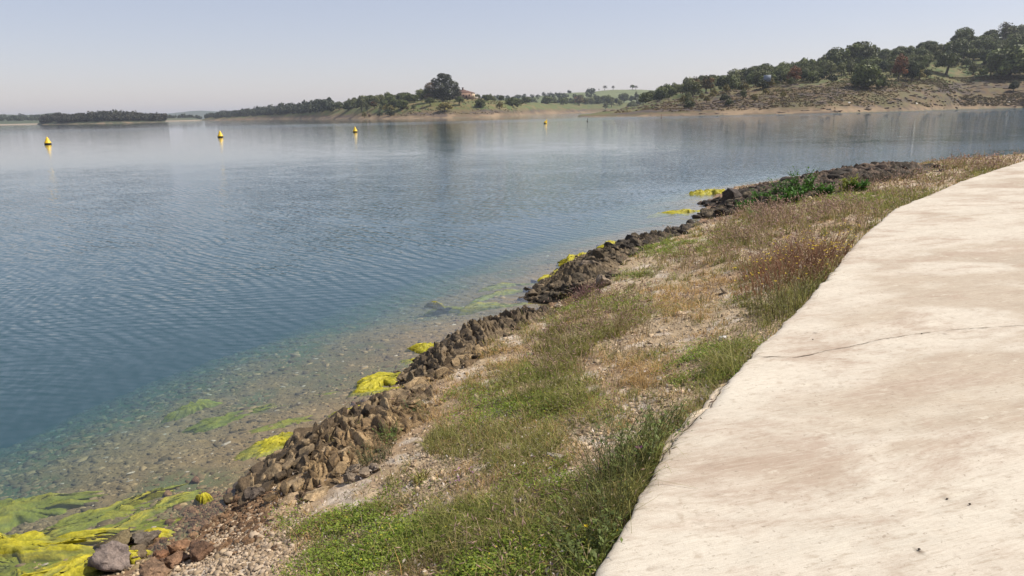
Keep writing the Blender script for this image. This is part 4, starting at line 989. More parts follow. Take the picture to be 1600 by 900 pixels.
def plant(px, py, name, cat, label, n, L_, spread, w_, colr, leaves, leaf, seed, lean=.3, flowers=0, fcol=(.7, .5, .03), fsize=.012, leafcol=None, curl=.2, group=None, fname='flowers'):
    p = hit(px, py, 1.5, 80); g = np.random.default_rng(seed); root = empty(name, tuple(p)); tag(root, label, cat, group)
    acc = Acc(); fl = Acc(); done = 0
    for i in range(n):
        a = g.uniform(0, 6.3); rr = spread*math.sqrt(g.random()); dx, dy = rr*math.cos(a), rr*math.sin(a)
        if inside(SLAB, np.array([p[0]+dx]), np.array([p[1]+dy]))[0] or dist(E, np.array([p[0]+dx]), np.array([p[1]+dy]))[0] < .03: continue
        zz = float(gz(p[0]+dx, p[1]+dy))-p[2]-.01
        tip = stem_acc(acc, [dx, dy, zz], L_*g.uniform(.55, 1.1), a+g.normal(0, .5), abs(g.normal(0, lean)), w_, colr, leaves, leaf, seed*31+i, curl, leafcol)
        if done < flowers: blossom(fl, tip, fsize*g.uniform(.8, 1.2), fcol, seed+i); done += 1
    o_ = acc.obj('stems', M_grass, root)
    if n > 1: tag(o_, kind='stuff')
    if done: tag(fl.obj(fname, M_grass, root), kind='stuff') if done > 1 else fl.obj(fname, M_grass, root)
    return root
# dark green stems by the pavement edge
for i, (px, py, L_, n, lb) in enumerate([(950,842,.42,42,'tall clump of thin dark green stems, nearest to the camera against the pavement'),(975,800,.42,42,'dense clump of slender green stems leaning on the pavement edge'),(985,745,.34,40,'leafy green clump behind the slender stems by the pavement'),
        (1010,715,.30,36,'bushy green clump beside the broken pavement lip'),(955,770,.40,40,'sparse upright stems left of the dense clump'),(1035,690,.24,40,'low dark clump at the top of the broken lip'),(930,880,.28,50,'leafy green clump in the corner under the pavement')]):
    plant(px, py, 'weed_clump', 'weeds', lb, n, L_, .13, .0045, (.12, .13, .045), 7 if i in (2, 3, 5, 6) else 3, .038 if i in (2, 3, 5, 6) else .018, 600+i, lean=.2, leafcol=(.13, .165, .045))
plant(990, 752, 'thistle', 'thistle', 'single thistle with a purple head by the pavement', 1, .24, .0, .006, (.10, .13, .04), 14, .06, 620, lean=.05, flowers=1, fcol=(.33, .12, .24), fsize=.026, fname='flower_head')
plant(928, 862, 'wildflower', 'wildflower', 'one yellow flower on a thin stem beside the pavement corner', 1, .12, 0, .004, (.10, .13, .04), 5, .03, 621, flowers=1, lean=.05, fcol=(.75, .55, .02), fsize=.014, fname='flower_head')
0 and plant(973, 905, 'seedling', 'weed', 'two pointed seedling tips poking over the pavement at the bottom edge', 2, .10, .03, .005, (.16, .15, .04), 3, .03, 622, lean=.05)
for i, (px, py, lb, fc) in enumerate([(722,748,'patch of tiny pink flowers beside a pale stone in the middle of the bank',(.42,.22,.40)),(850,888,'pair of small purple flowers in the grass at the bottom edge',(.30,.15,.38)),(1028,482,'thin pink flowering patch above the bare gravel',(.40,.20,.30))]):
    plant(px, py, 'wildflower', 'wildflower', lb, 14, .06, .07, .003, (.12, .13, .05), 3, .015, 630+i, flowers=12 if i != 1 else 6, fcol=fc, fsize=.010)
plant(655, 752, 'succulent', 'succulent', 'yellow green fleshy upright plant among dry weeds', 16, .09, .05, .012, (.30, .28, .08), 3, .03, 640, lean=.2)
plant(588, 722, 'grass_tuft', 'grass tuft', 'dark grey green tuft of grass on the small stone heap', 60, .20, .12, .004, (.13, .13, .06), 3, .03, 641, lean=.4)
plant(642, 650, 'grass_tuft', 'grass tuft', 'grey green tuft at the edge of the brown ledge', 50, .16, .08, .004, (.14, .18, .07), 2, .03, 642, lean=.4)
plant(610, 690, 'grass_tuft', 'grass tuft', 'bright green blades rising behind the ochre slabs', 40, .17, .08, .004, (.14, .20, .05), 2, .03, 643, lean=.3)
plant(918, 462, 'heather', 'heather', 'dull pink heather cushion on the dark boulder heap', 90, .22, .22, .006, (.12, .075, .06), 8, .03, 644, lean=.7, leafcol=(.19, .095, .10))
for i, (px, py, sp, lb) in enumerate([(1225,455,.45,'rust red weed bush nearest the pavement, front of the flowering thicket'),(1265,430,.5,'rust red bush dotted with yellow flowers against the pavement'),(1290,405,.5,'red brown flowering bush at the back of the thicket'),(1230,425,.5,'reddish brown bush on the lake side of the thicket'),(1250,480,.45,'dark low weed bush at the lower end of the thicket')]):
    plant(px, py, 'flowering_bush', 'bush', lb, 150, .36, sp, .007, (.27, .135, .08) if i != 4 else (.18, .15, .07), 6, .03, 650+i, lean=.35, flowers=[20, 60, 50, 12, 4][i], fcol=(.68, .50, .04), fsize=.016, leafcol=(.27, .17, .09) if i != 4 else (.16, .15, .06), group='flowering thicket beside the pavement')
plant(1180, 345, 'grass_tuft', 'grass tuft', 'upright green blades with pale tips behind the red seeding grass', 26, .45, .12, .014, (.16, .20, .07), 2, .1, 660, lean=.3)
# green leafy plants on the far point
for i, (px, py, L_, lb) in enumerate([(1226,312,.68,'tall green leafy plant, left one of the pair on the dark outcrop'),(1254,307,.82,'tallest green leafy plant growing on the dark outcrop'),(1185,322,.5,'small green plant low on the left part of the dark outcrop'),(1240,318,.5,'low green plant at the foot of the tallest one'),(1290,306,.35,'small green plant spreading right of the tallest one'),(1325,300,.45,'yellowish green plant near the landward end of the outcrop'),(1345,298,.3,'low green cushion at the landward end of the outcrop'),(1165,330,.3,'little olive plant among the rubble at the tip'),(1215,322,.35,'low bright green plant on the gravel side of the outcrop')]):
    plant(px, py, 'leafy_plant', 'leafy plant', lb, 32, L_, .12+.16*L_, .018, (.06, .10, .02), 14, .12, 670+i, lean=.25, leafcol=(.065, .16, .02) if i != 5 else (.20, .22, .03), group='leafy plants on the dark outcrop')
for i, (px, py, lb) in enumerate([(1270,300,'dry olive bush on top of the dark outcrop'),(1310,292,'grey brown dry bush on the crest of the dark outcrop'),(1360,285,'wiry dry bush at the landward end of the dark outcrop'),(1200,312,'brown dry bush between the two tall leafy plants and the tip'),(1395,281,'straggling dry bush where the outcrop meets the gravel')]):
    plant(px, py, 'dry_bush', 'dry bush', lb, 110, .36, .55, .014, (.12, .09, .065), 5, .06, 690+i, lean=.8, leafcol=(.15, .12, .08), group='dry bushes on the dark outcrop')

for i, (px, py, lb) in enumerate([(1440,522,'tiny dark pebble on the pavement just above the crack'),(1480,781,'tiny dark pebble low on the right part of the pavement'),(1515,789,'tiny dark pebble right of its twin low on the pavement'),(1270,531,'tiny brown pebble on the pavement near the left end of the crack'),(1436,860,'tiny pebble near the bottom edge of the pavement')]):
    q = at(px, py, SZ); v, f = rock_proto(980+i, 2, 7, .08); acc = Acc(); acc.add(v*[.0055, .004, .004], f, c3(.06, .045, .035)); tag(acc.obj('pebble', M_rock, loc=(q[0], q[1], SZ+.006*float(fbm(np.array([q[0]*.8]), np.array([q[1]*.8]), s=63)[0])+.005)), lb, 'pebble')

# ------------------------------------------------------------------ buoys
M_yel = flat_mat('buoy_yellow', (.78, .50, .02), .45, .4, .08, 4); M_dark = flat_mat('buoy_dark', (.02, .018, .014), .7, .3, .3, 8); M_metal = flat_mat('galvanised', (.35, .36, .37), .4, .5, .1)
def lathe(prof, n=28):
    V = []; F = []
    for r_, z_ in prof:
        for j in range(n): a = j*6.2832/n; V.append([r_*math.cos(a), r_*math.sin(a), z_])
    for i in range(len(prof)-1):
        for j in range(n): a = i*n+j; b = i*n+(j+1) % n; F.append([a, b, b+n, a+n])
    return V, F
def buoy(px, py, hgt, label, tilt=(0, 0)):
    p = at(px, py, 0); root = empty('buoy', (p[0], p[1], 0)); root.rotation_euler = (tilt[0], tilt[1], 0)
    tag(root, label, 'buoy', 'yellow marker buoys in line across the lake'); s_ = hgt*.9*.9
    acc = Acc(); acc.add(*lathe([(.40*s_, .14*s_), (.425*s_, .17*s_), (.425*s_, .21*s_), (.39*s_, .25*s_), (.30*s_, .44*s_), (.20*s_, .66*s_), (.12*s_, .86*s_), (.07*s_, .95*s_), (.0, .97*s_)]), c3(1, 1, 1)); acc.obj('cone_body', M_yel, root, True)
    acc = Acc(); acc.add(*lathe([(0, -.22*s_), (.26*s_, -.20*s_), (.38*s_, -.08*s_), (.415*s_, .05*s_), (.41*s_, .145*s_), (.0, .15*s_)]), c3(1, 1, 1)); acc.obj('float_base', M_dark, root, True)
    acc = Acc(); V, F = [], []
    for i in range(16):
        for j in range(6):
            a, b = i*math.pi/15, j*6.2832/6; rr = .06*s_+.014*s_*math.cos(b); V.append([rr*math.cos(a), .014*s_*math.sin(b), .96*s_+rr*math.sin(a)])
    for i in range(15):
        for j in range(6): a = i*6+j; b = i*6+(j+1) % 6; F.append([a, b, b+6, a+6])
    acc.add(V, F, c3(1, 1, 1)); acc.obj('lifting_ring', M_metal, root, True)
    return root
buoy(75, 225.5, 1.22, 'yellow cone buoy with dark base, leftmost and nearest of the line')
buoy(344.5, 214.5, 1.25, 'yellow cone buoy below the sandy spit, second from the left')
buoy(555, 206.5, 1.2, 'yellow cone buoy left of the big tree reflection, third from the left')
buoy(852, 193, 1.25, 'pale yellow cone buoy tilted over to the right, farthest of the yellow ones', (0, R(24)))
def pole_marker(px, py, hgt, label, c_):
    p = at(px, py, 0); root = empty('marker_float', (p[0], p[1], 0)); tag(root, label, 'marker float')
    acc = Acc(); acc.add(*lathe([(0, -.2), (.16, -.12), (.24, .02), (.22, .16), (.12, .24), (0, .26)], 16), c3(1, 1, 1)); acc.obj('float', flat_mat('float', c_, .7), root, True)
    acc = Acc(); acc.add(*lathe([(.05, .2), (.05, hgt), (0, hgt+.02)], 10), c3(1, 1, 1)); acc.obj('pole', flat_mat('pole', c_, .7), root, True)
    acc = Acc(); acc.add(*lathe([(0, hgt-.22), (.12, hgt-.16), (.12, hgt-.02), (0, hgt+.06)], 12), c3(1, 1, 1)); acc.obj('topmark', flat_mat('topmark', c_, .7), root, True)
pole_marker(918, 190, .75, 'small dark marker float off the low rocky tip', (.04, .035, .03))
pole_marker(1033.5, 184.5, 1.1, 'small rusty marker float close under the right shore', (.16, .08, .04))

# ------------------------------------------------------------------ trees
def crown_mesh(seed, blobs, n, leaf, cA, cB, dead=None):
    """leaf clumps spread through and over a set of limbs' lobes"""
    g = np.random.default_rng(seed); W_ = np.array([b[3]*b[4]*b[5] for b in blobs])**.67; W_ /= W_.sum()
    k = g.choice(len(blobs), n, p=W_); B = np.array(blobs)
    d = g.normal(size=(n, 3)); d /= np.linalg.norm(d, axis=1)[:, None]; rad = g.uniform(.3, 1.0, n)**.4
    c_ = B[k, :3]+d*B[k, 3:6]*rad[:, None]*(1+.28*fbm(d[:, 0]*3+k*7, d[:, 1]*3, d[:, 2]*3, 3, s=seed))[:, None]
    nr_ = d+g.normal(0, .55, (n, 3)); nr_ /= np.linalg.norm(nr_, axis=1)[:, None]
    a = np.cross(nr_, g.normal(size=(n, 3))); a /= np.linalg.norm(a, axis=1)[:, None]; b = np.cross(nr_, a)
    s_ = (leaf*g.uniform(.6, 1.4, n))[:, None]
    V = np.stack([c_-a*s_-b*s_*.35, c_+b*s_*.8-a*s_*.1, c_+a*s_+nr_*s_*.25, c_-b*s_*.7+a*s_*.3], 1)
    tone = (_h(k.astype(np.int64), k.astype(np.int64)*3, 0, seed)*.9+.5)*g.uniform(.7, 1.3, n)
    t = g.random(n)[:, None]; C_ = (c3(*cA)*(1-t)+c3(*cB)*t)*tone[:, None]
    if dead is not None: 
        dm = (_h(k.astype(np.int64), k.astype(np.int64), 2, seed+4) < dead[0]); C_[dm] = c3(*dead[1])*g.uniform(.7, 1.3, (dm.sum(), 1))
    return mesh_np('crown', V.reshape(-1, 3), np.arange(n)[:, None]*4+[0, 1, 2, 3], np.repeat(C_, 4, 0))
def trunk_mesh(seed, h_, r_, limbs, colr=(.10, .08, .06)):
    g = np.random.default_rng(seed); acc = Acc()
    def tube(p0, p1, r1, r2, n=7, seg=4):
        V = []; F = []; d = np.array(p1)-p0; L_ = np.linalg.norm(d); d = d/L_; a = np.cross(d, [0.3, 1, .1]); a /= np.linalg.norm(a); b = np.cross(d, a)
        off = g.normal(0, L_*.05, (seg+1, 2)); off[0] = 0; off[-1] = 0
        for i in range(seg+1):
            t = i/seg; c_ = np.array(p0)+d*L_*t+a*off[i, 0]+b*off[i, 1]; rr = r1+(r2-r1)*t
            for j in range(n): V.append(c_+a*rr*math.cos(j*6.283/n)+b*rr*math.sin(j*6.283/n))
        for i in range(seg):
            for j in range(n): q = i*n+j; s_ = i*n+(j+1) % n; F.append([q, s_, s_+n, q+n])
        acc.add(V, F, c3(*colr)*g.uniform(.85, 1.15))
    tube(np.array([0, 0, -.3]), np.array([0, 0, h_]), r_*1.25, r_*.8)
    for (x_, y_, z_, *_) in limbs: tube(np.array([0, 0, h_*.92]), np.array([x_*.85, y_*.85, z_]), r_*.55, r_*.15, 5)
    return acc.mesh('trunk')
def oak(seed, hgt, wid, trunk, n, leaf, cA, cB, dead=None, lobes=9, lean=0):
    g = np.random.default_rng(seed); bl = []
    for i in range(lobes):
        a = i*2.4+g.uniform(-.4, .4); rr = wid*.5*g.uniform(.25, .66); zz = trunk+(hgt-trunk)*g.uniform(.28, .72); s_ = wid*g.uniform(.18, .30)
        bl.append((rr*math.cos(a)+lean*zz, rr*math.sin(a), zz, s_, s_, min(s_*g.uniform(.6, .85), (hgt-zz)*.9+.05)))
    bl.append((lean*hgt, 0, trunk+(hgt-trunk)*.70, wid*.26, wid*.26, (hgt-trunk)*.30))
    bl.append((0, 0, trunk+(hgt-trunk)*.45, wid*.36, wid*.36, (hgt-trunk)*.34))
    for i in range(5):
        a = i*1.26+g.uniform(-.5, .5); rr = wid*g.uniform(.30, .42); s_ = wid*g.uniform(.12, .18); bl.append((rr*math.cos(a), rr*math.sin(a), trunk+(hgt-trunk)*g.uniform(.18, .34), s_, s_, s_*.7))
    return crown_mesh(seed, bl, n, leaf, cA, cB, dead), trunk_mesh(seed, trunk+.25*(hgt-trunk), .035*wid+.06, bl[:5])
dkA, dkB = (.062, .080, .024), (.13, .145, .045)
olA, olB = (.095, .11, .04), (.16, .16, .062)
KIND = {
 'oak_a': oak(801, 7.5, 8.5, .5, 3400, .30, dkA, dkB), 'oak_b': oak(802, 6.5, 9.0, .3, 3400, .30, dkA, dkB, lobes=11), 'oak_c': oak(803, 8.5, 7.5, .7, 3200, .30, (.035, .05, .02), (.07, .085, .03)),
 'oak_d': oak(804, 5.5, 6.5, .1, 1500, .26, dkA, dkB, lobes=7), 'olive_a': oak(805, 6.5, 7.0, .4, 1700, .26, olA, olB), 'olive_b': oak(806, 7.5, 6.0, .8, 1600, .26, olA, olB, lobes=7),
 'rust': oak(807, 8.0, 6.0, 1.2, 1300, .26, (.16, .060, .026), (.22, .10, .04), lobes=7), 'rustmix': oak(808, 7.5, 6.5, 1.2, 1500, .26, (.10, .085, .03), (.15, .10, .035), dead=(.25, (.18, .075, .03))),
 'yellowbush': oak(809, 4.5, 4.5, .5, 800, .22, (.13, .115, .03), (.19, .15, .04), lobes=6), 'shrub': oak(810, 2.6, 3.6, .2, 500, .20, (.04, .055, .02), (.085, .09, .035), lobes=5),
 'lone': oak(811, 6.0, 7.0, 2.3, 1700, .24, dkA, dkB), 'slim': oak(812, 8.5, 3.8, 1.2, 900, .24, (.06, .07, .03), (.10, .10, .04), lobes=7), 'sparse': oak(813, 7.0, 6.5, 2.0, 420, .24, (.06, .06, .035), (.10, .09, .055), lobes=8)}
SPEC = {'oak_a': 'holm_oak', 'oak_b': 'holm_oak', 'oak_c': 'holm_oak', 'oak_d': 'holm_oak', 'olive_a': 'olive_tree', 'olive_b': 'olive_tree', 'rust': 'dead_tree', 'rustmix': 'withered_tree', 'yellowbush': 'yellow_shrub', 'shrub': 'shrub', 'lone': 'holm_oak', 'slim': 'tree', 'sparse': 'sparse_tree'}
HT = {'oak_a': 7.5, 'oak_b': 6.5, 'oak_c': 8.5, 'oak_d': 5.5, 'olive_a': 6.5, 'olive_b': 7.5, 'rust': 8, 'rustmix': 7.5, 'yellowbush': 4.5, 'shrub': 2.6, 'lone': 6, 'slim': 8.5, 'sparse': 7}
def tree_at(p, kind, hgt, label, group=None, cat='tree', wide=1.0, small=False):
    s_ = hgt/HT[kind]; cm, tm = KIND[kind]
    root = empty(SPEC[kind], (p[0], p[1], p[2]-.12*s_), rnd.uniform(0, 6.28)); root.scale = (s_*wide, s_*wide, s_)
    tag(root, label, 'shrub' if 'shrub' in SPEC[kind] else cat, group)
    link('crown', cm, M_leaf, root); link('trunk', tm, M_bark, root)
    return root
def tree_px(px, pyb, pyt, kind, label, group=None, wide=1.0, r1=200, r2=3000):
    p = hit(px, pyb, r1, r2); d = math.hypot(p[0], p[1]); h_ = (pyb-pyt)/FPX*d*.95; wide *= .92
    return tree_at(p, kind, h_, label, group, wide=wide)
# the ones the eye picks out
TR = [(1352,138,102,'oak_b',1.0,'big dark round holm oak standing alone low on the right slope'),(1378,138,118,'oak_d',.9,'small dark tree pressed against the right side of the big round oak'),
      (1306,110,76,'oak_a',1.1,'dark dense holm oak breaking the skyline above the green slope'),(1344,104,68,'oak_b',1.2,'broad bright topped holm oak on the crest beside the dark dense one'),
      (1404,128,88,'rust',.75,'orange red dead tree among green ones in the middle of the right slope'),(1424,128,98,'oak_c',.9,'dark upright tree right of the orange red one'),(1436,126,110,'yellowbush',1.1,'yellow brown shrub right of the dark upright tree'),
      (1240,132,104,'rust',1.0,'rust brown withered tree on the lower right slope near the sign'),(1270,130,111,'oak_d',1.0,'small dark holm oak right of the rust brown tree'),(1300,128,116,'shrub',1.2,'lone low shrub on the green patch'),
      (1480,118,88,'lone',1.15,'spreading oak casting a shadow, with clear trunk, on the bright meadow'),(1441,108,90,'lone',1.0,'small oak behind and left of the spreading one'),(1548,122,98,'slim',.9,'thin yellow green tree at the right meadow edge'),
      (1575,120,78,'oak_b',1.25,'wide dark oak near the right border of the picture'),(1495,96,66,'oak_a',1.2,'heavy grey green oak high on the right slope'),(1505,70,46,'oak_a',1.0,'round oak on the skyline at its steepest part'),
      (1594,90,60,'oak_b',1.1,'oak cut by the right border high on the slope'),(1568,62,38,'sparse',1.1,'airy see-through tree on the skyline near the right border'),(1427,74,58,'sparse',1.2,'thin open crowned tree on the middle of the skyline'),
      (1177,134,118,'yellowbush',.8,'little yellowish tree just left of the sign'),(1205,136,122,'yellowbush',.9,'yellow green bush right under the sign'),
      (1086,148,120,'rustmix',.9,'brownish round tree in the gap of the oak wood above the shore'),(1103,146,118,'rustmix',1.0,'tall brown green tree beside the brownish round one'),(1150,130,108,'olive_a',1.4,'broad olive green oak on the shoulder of the right hill'),(1172,128,106,'oak_a',1.0,'dark green oak right of the broad olive green one'),
      (994,162,143,'slim',1.3,'bright green rounded tree at the inlet shore'),(905,165,148,'rustmix',1.2,'brownish tree alone on the inlet bank'),(880,164,153,'oak_d',1.1,'dark bush left of the brownish inlet tree'),(975,160,145,'oak_a',1.3,'dark oak left of the bright green inlet tree'),
      (932,162,149,'oak_b',1.2,'dark oak right of the brownish inlet tree'),(950,163,148,'oak_d',1.2,'dark oak between two others on the inlet bank'),(855,162,150,'oak_b',1.4,'grey green oak above the inlet')]
for px, pb, ptp, kd, wd, lb in TR: tree_px(px, pb, ptp, kd, lb, wide=wd)
TR2 = [(672,166,152,'lone',1.1,'small umbrella shaped oak on the grass left of the big eucalyptus'),(718,165,150,'lone',1.0,'thin grey oak on the grass right of the big eucalyptus'),(750,168,154,'oak_b',1.1,'dense round dark oak below the house'),(761,159,147,'oak_a',1.0,'dark round tree on the crest right of the house'),
       (648,160,147,'oak_a',1.2,'dark round oak left of the big eucalyptus'),(629,170,155,'oak_b',1.2,'dark oak on the slope above the sandy bank'),(565,174,150,'olive_b',1.0,'tallest rough tree on the left part of the peninsula'),(545,172,157,'oak_b',1.2,'dark oak left of the tallest rough tree'),
       (585,170,157,'rustmix',1.0,'reddish green tree right of the tallest rough tree'),(530,172,158,'oak_a',1.0,'dark oak at the left end of the peninsula wood'),(600,168,155,'oak_a',1.1,'dark oak over the middle of the sandy bank'),(615,168,153,'oak_d',1.3,'dark wide oak in the middle of the peninsula crest'),
       (695,175,158,'yellowbush',1.8,'olive brown bush on the bank under the eucalyptus'),(781,170,158,'yellowbush',1.1,'brown green shrub on the bank right of the house'),(800,165,152,'oak_b',1.5,'wide dark oak right of the brown green shrub'),(822,162,150,'oak_a',1.3,'dark oak near the right end of the peninsula'),(740,150,143,'shrub',1.2,'bush against the right wall of the house'),
       (520,176,166,'slim',1.0,'slender tree at the left end of the bank'),(574,176,160,'slim',1.0,'brown slender tree in front of the peninsula wood')]
for px, pb, ptp, kd, wd, lb in TR2: tree_px(px, pb, ptp, kd, lb, wide=wd, r1=450)
for i, (px, kd, hh, lb) in enumerate([(945, 'sparse', 6, 'left dark little tree on the bare green hilltop'), (958, 'sparse', 5, 'second little tree on the bare green hilltop'), (988, 'lone', 5.5, 'round little tree right on the bare green hilltop'), (993.5, 'sparse', 5, 'last little tree at the right of the bare green hilltop'), (936, 'slim', 3, 'tiny post like tree left of the bare green hilltop')]):
    d = ray(px, 140); d = d[:2]/np.linalg.norm(d[:2]); p = d*1500; tree_at((p[0], p[1], float(gz(*p))), kd, hh*1.7, lb)
# big eucalyptus by the house
def eucalyptus():
    p = hit(692, 159, 480, 900); d = math.hypot(p[0], p[1]); k = d/FPX
    root = empty('eucalyptus_tree', tuple(p)); tag(root, 'huge many domed eucalyptus towering beside the house on the peninsula', 'tree')
    B_ = [(-18,0,22,9,9,7),(-10,2,29,8,8,6),(-22,-1,17,6,6,5),(2,0,34,10,9,7),(8,0,28,10,9,8),(-2,-2,22,12,10,8),(17,0,24,8,7,6),(20,1,18,7,7,5),(10,-2,14,13,9,8),(-8,-2,12,10,9,6),(-20,0,8,9,8,5),(4,0,7,14,10,6),(22,0,12,7,6,5),(-1,0,38,7,6,4),(9,1,36,6,6,4),(-12,1,9,9,7,6)]
    bl = [tuple(v*k for v in b) for b in B_]
    tag(link('crown', crown_mesh(850, bl, 9500, .42, (.045, .055, .025), (.085, .09, .045), dead=(.14, (.13, .085, .035))), M_leaf, root))
    link('trunk', trunk_mesh(851, 5*k, 1.0, [(b[0], b[1], b[2]) for b in bl[:9]], (.28, .25, .22)), M_bark, root)
eucalyptus()
# woods, tree by tree, by reach
def wood(n, pxr, rr, kinds, hts, label, group, seed, rows=None, keep=None, need=.6, spacing=5.5):
    g = np.random.default_rng(seed); out = 0; P_ = []; tries = 0
    while out < n and tries < n*60:
        tries += 1; px = g.uniform(*pxr); a = az_of(px); s_ = g.random(); r0_, r1_ = rr(px) if callable(rr) else rr; r = r0_+(r1_-r0_)*s_
        x_, y_ = r*math.sin(a), r*math.cos(a); z_ = float(gz(x_, y_))
        if z_ < need: continue
        qx, qy = proj(x_, y_, z_)
        if keep is not None and not keep(float(qx), float(qy), g): continue
        if any((x_-b[0])**2+(y_-b[1])**2 < spacing**2 for b in P_): continue
        P_.append((x_, y_)); tree_at((x_, y_, z_), kinds[g.integers(len(kinds))], g.uniform(*hts), label, group); out += 1
OK = ['oak_a', 'oak_b', 'oak_c', 'oak_d', 'oak_a', 'olive_a', 'olive_b']
ridgeA = lambda px: np.interp(px, [1000,1040,1080,1140,1200,1300,1400,1500,1600], [152,146,139,130,121,100,88,66,52])
wood(175, (1190, 1640), (400, 590), OK, (5, 8), 'green oak in the loose wood along the crest of the right hill', 'oaks along the crest of the right hill', 901,
     keep=lambda x, y, g: (y < ridgeA(min(x, 1600))+np.interp(x, [1300, 1430], [20, 34])) or g.random() < .05, spacing=5.5)
wood(34, (1250, 1640), (385, 520), OK+['shrub', 'shrub', 'yellowbush', 'olive_b'], (2.5, 6), 'scattered oak or shrub on the open meadow of the right slope', 'scattered trees on the right meadow', 902, keep=lambda x, y, g: y < 126 and not (1300 < x < 1345) and not (1455 < x < 1520), spacing=9)
wood(75, (985, 1240), (400, 590), OK+['oak_c', 'olive_b'], (6, 9), 'dark oak of the closed wood covering the low left end of the right hill', 'oaks of the closed wood on the low end of the right hill', 903, keep=lambda x, y, g: y < ridgeA(x)+12, spacing=6.5)
wood(22, (1060, 1240), (345, 400), ['yellowbush', 'shrub', 'olive_b', 'yellowbush'], (2.5, 5), 'yellow green bush on the edge between wood and bare bank of the right hill', 'bushes below the closed wood', 904, spacing=8)
wood(34, (790, 1010), (1010, 1230), OK, (8, 12), 'dark oak on the flat land behind the inlet', 'oaks behind the inlet', 905, spacing=16)
wood(46, (505, 700), (620, 800), OK+['olive_a'], (6, 10), 'dark oak in the row along the crest of the peninsula', 'oaks on the crest of the peninsula', 906, keep=lambda x, y, g: y < np.interp(x, [500, 560, 640, 700], [172, 168, 160, 155]), spacing=8)
wood(16, (745, 860), (660, 800), OK, (5, 8), 'dark oak behind the crest right of the house', 'oaks behind the crest right of the house', 907, spacing=10)
wood(14, (540, 650), (590, 650), ['yellowbush', 'olive_b', 'rustmix', 'shrub'], (3, 6), 'brownish bush along the foot of the peninsula wood', 'bushes at the foot of the peninsula wood', 908, spacing=9)
wood(80, (1420, 1650), (470, 665), OK, (5, 8.5), 'green oak high on the steepest right end of the hill', 'oaks on the steepest end of the right hill', 909, keep=lambda x, y, g: y < 104 and not (1455 < x < 1525 and y > 92), spacing=6.5)
# far woods that read as one mass
def far_wood(n, pxr, rr, ht, label, seed, need=1.0, kinds=('oak_d', 'olive_a'), thin=3, keep=None, cA=(.03, .042, .018), cB=(.055, .065, .03)):
    g = np.random.default_rng(seed); acc = Acc(); out = 0; t_ = 0
    while out < n and t_ < n*30:
        t_ += 1; px = g.uniform(*pxr); a = az_of(px); r = rr(px, g) if callable(rr) else g.uniform(*rr); x_, y_ = r*math.sin(a), r*math.cos(a); z_ = float(gz(x_, y_))
        if z_ < need: continue
        if keep and not keep(px, g): continue
        h_ = g.uniform(*ht)*(1.4 if g.random() < .06 else 1); w_ = h_*g.uniform(.7, 1.1); m = 60
        d = g.normal(size=(m, 3)); d /= np.linalg.norm(d, axis=1)[:, None]; c_ = d*[w_*.5, w_*.5, h_*.42]*g.uniform(.5, 1.05, (m, 1))+[x_, y_, z_+h_*.5]
        q = g.normal(size=(m, 3)); q /= np.linalg.norm(q, axis=1)[:, None]; b = np.cross(q, d); b /= np.linalg.norm(b, axis=1)[:, None]+1e-6; s_ = w_*.13
        V = np.stack([c_-q*s_, c_+b*s_, c_+q*s_, c_-b*s_], 1).reshape(-1, 3); t = g.random()
        acc.add(V, np.arange(m)[:, None]*4+[0, 1, 2, 3], np.repeat((c3(*cA)*(1-t)+c3(*cB)*t)*g.uniform(.7, 1.3, (m, 1)), 4, 0)); out += 1
    return tag(acc.obj('far_wood', M_leaf), label, 'wood', kind='stuff')
far_wood(900, (64, 262), lambda px, g: np.interp(px, [66,110,160,200,240,256], [1230,1120,1060,1060,1080,1120])+g.uniform(22, 130), (5, 9), 'grey brown wood covering the low island in the far left', 911, cA=(.040, .045, .026), cB=(.065, .06, .04))
far_wood(700, (-60, 330), (1700, 2300), (6, 9), 'dark wood on the shore behind the island', 912)
far_wood(700, (322, 520), lambda px, g: np.interp(px, [322,400,460,500,560], [1500,1250,980,800,650])+g.uniform(60, 190), (6, 10), 'dark wood behind the long sandy spit', 913, keep=lambda px, g: g.random() < np.interp(px, [320, 380, 520], [.5, 1, .7]))
far_wood(160, (690, 930), (1150, 1480), (6, 9), 'scattered far oaks at the foot of the green hill', 914)
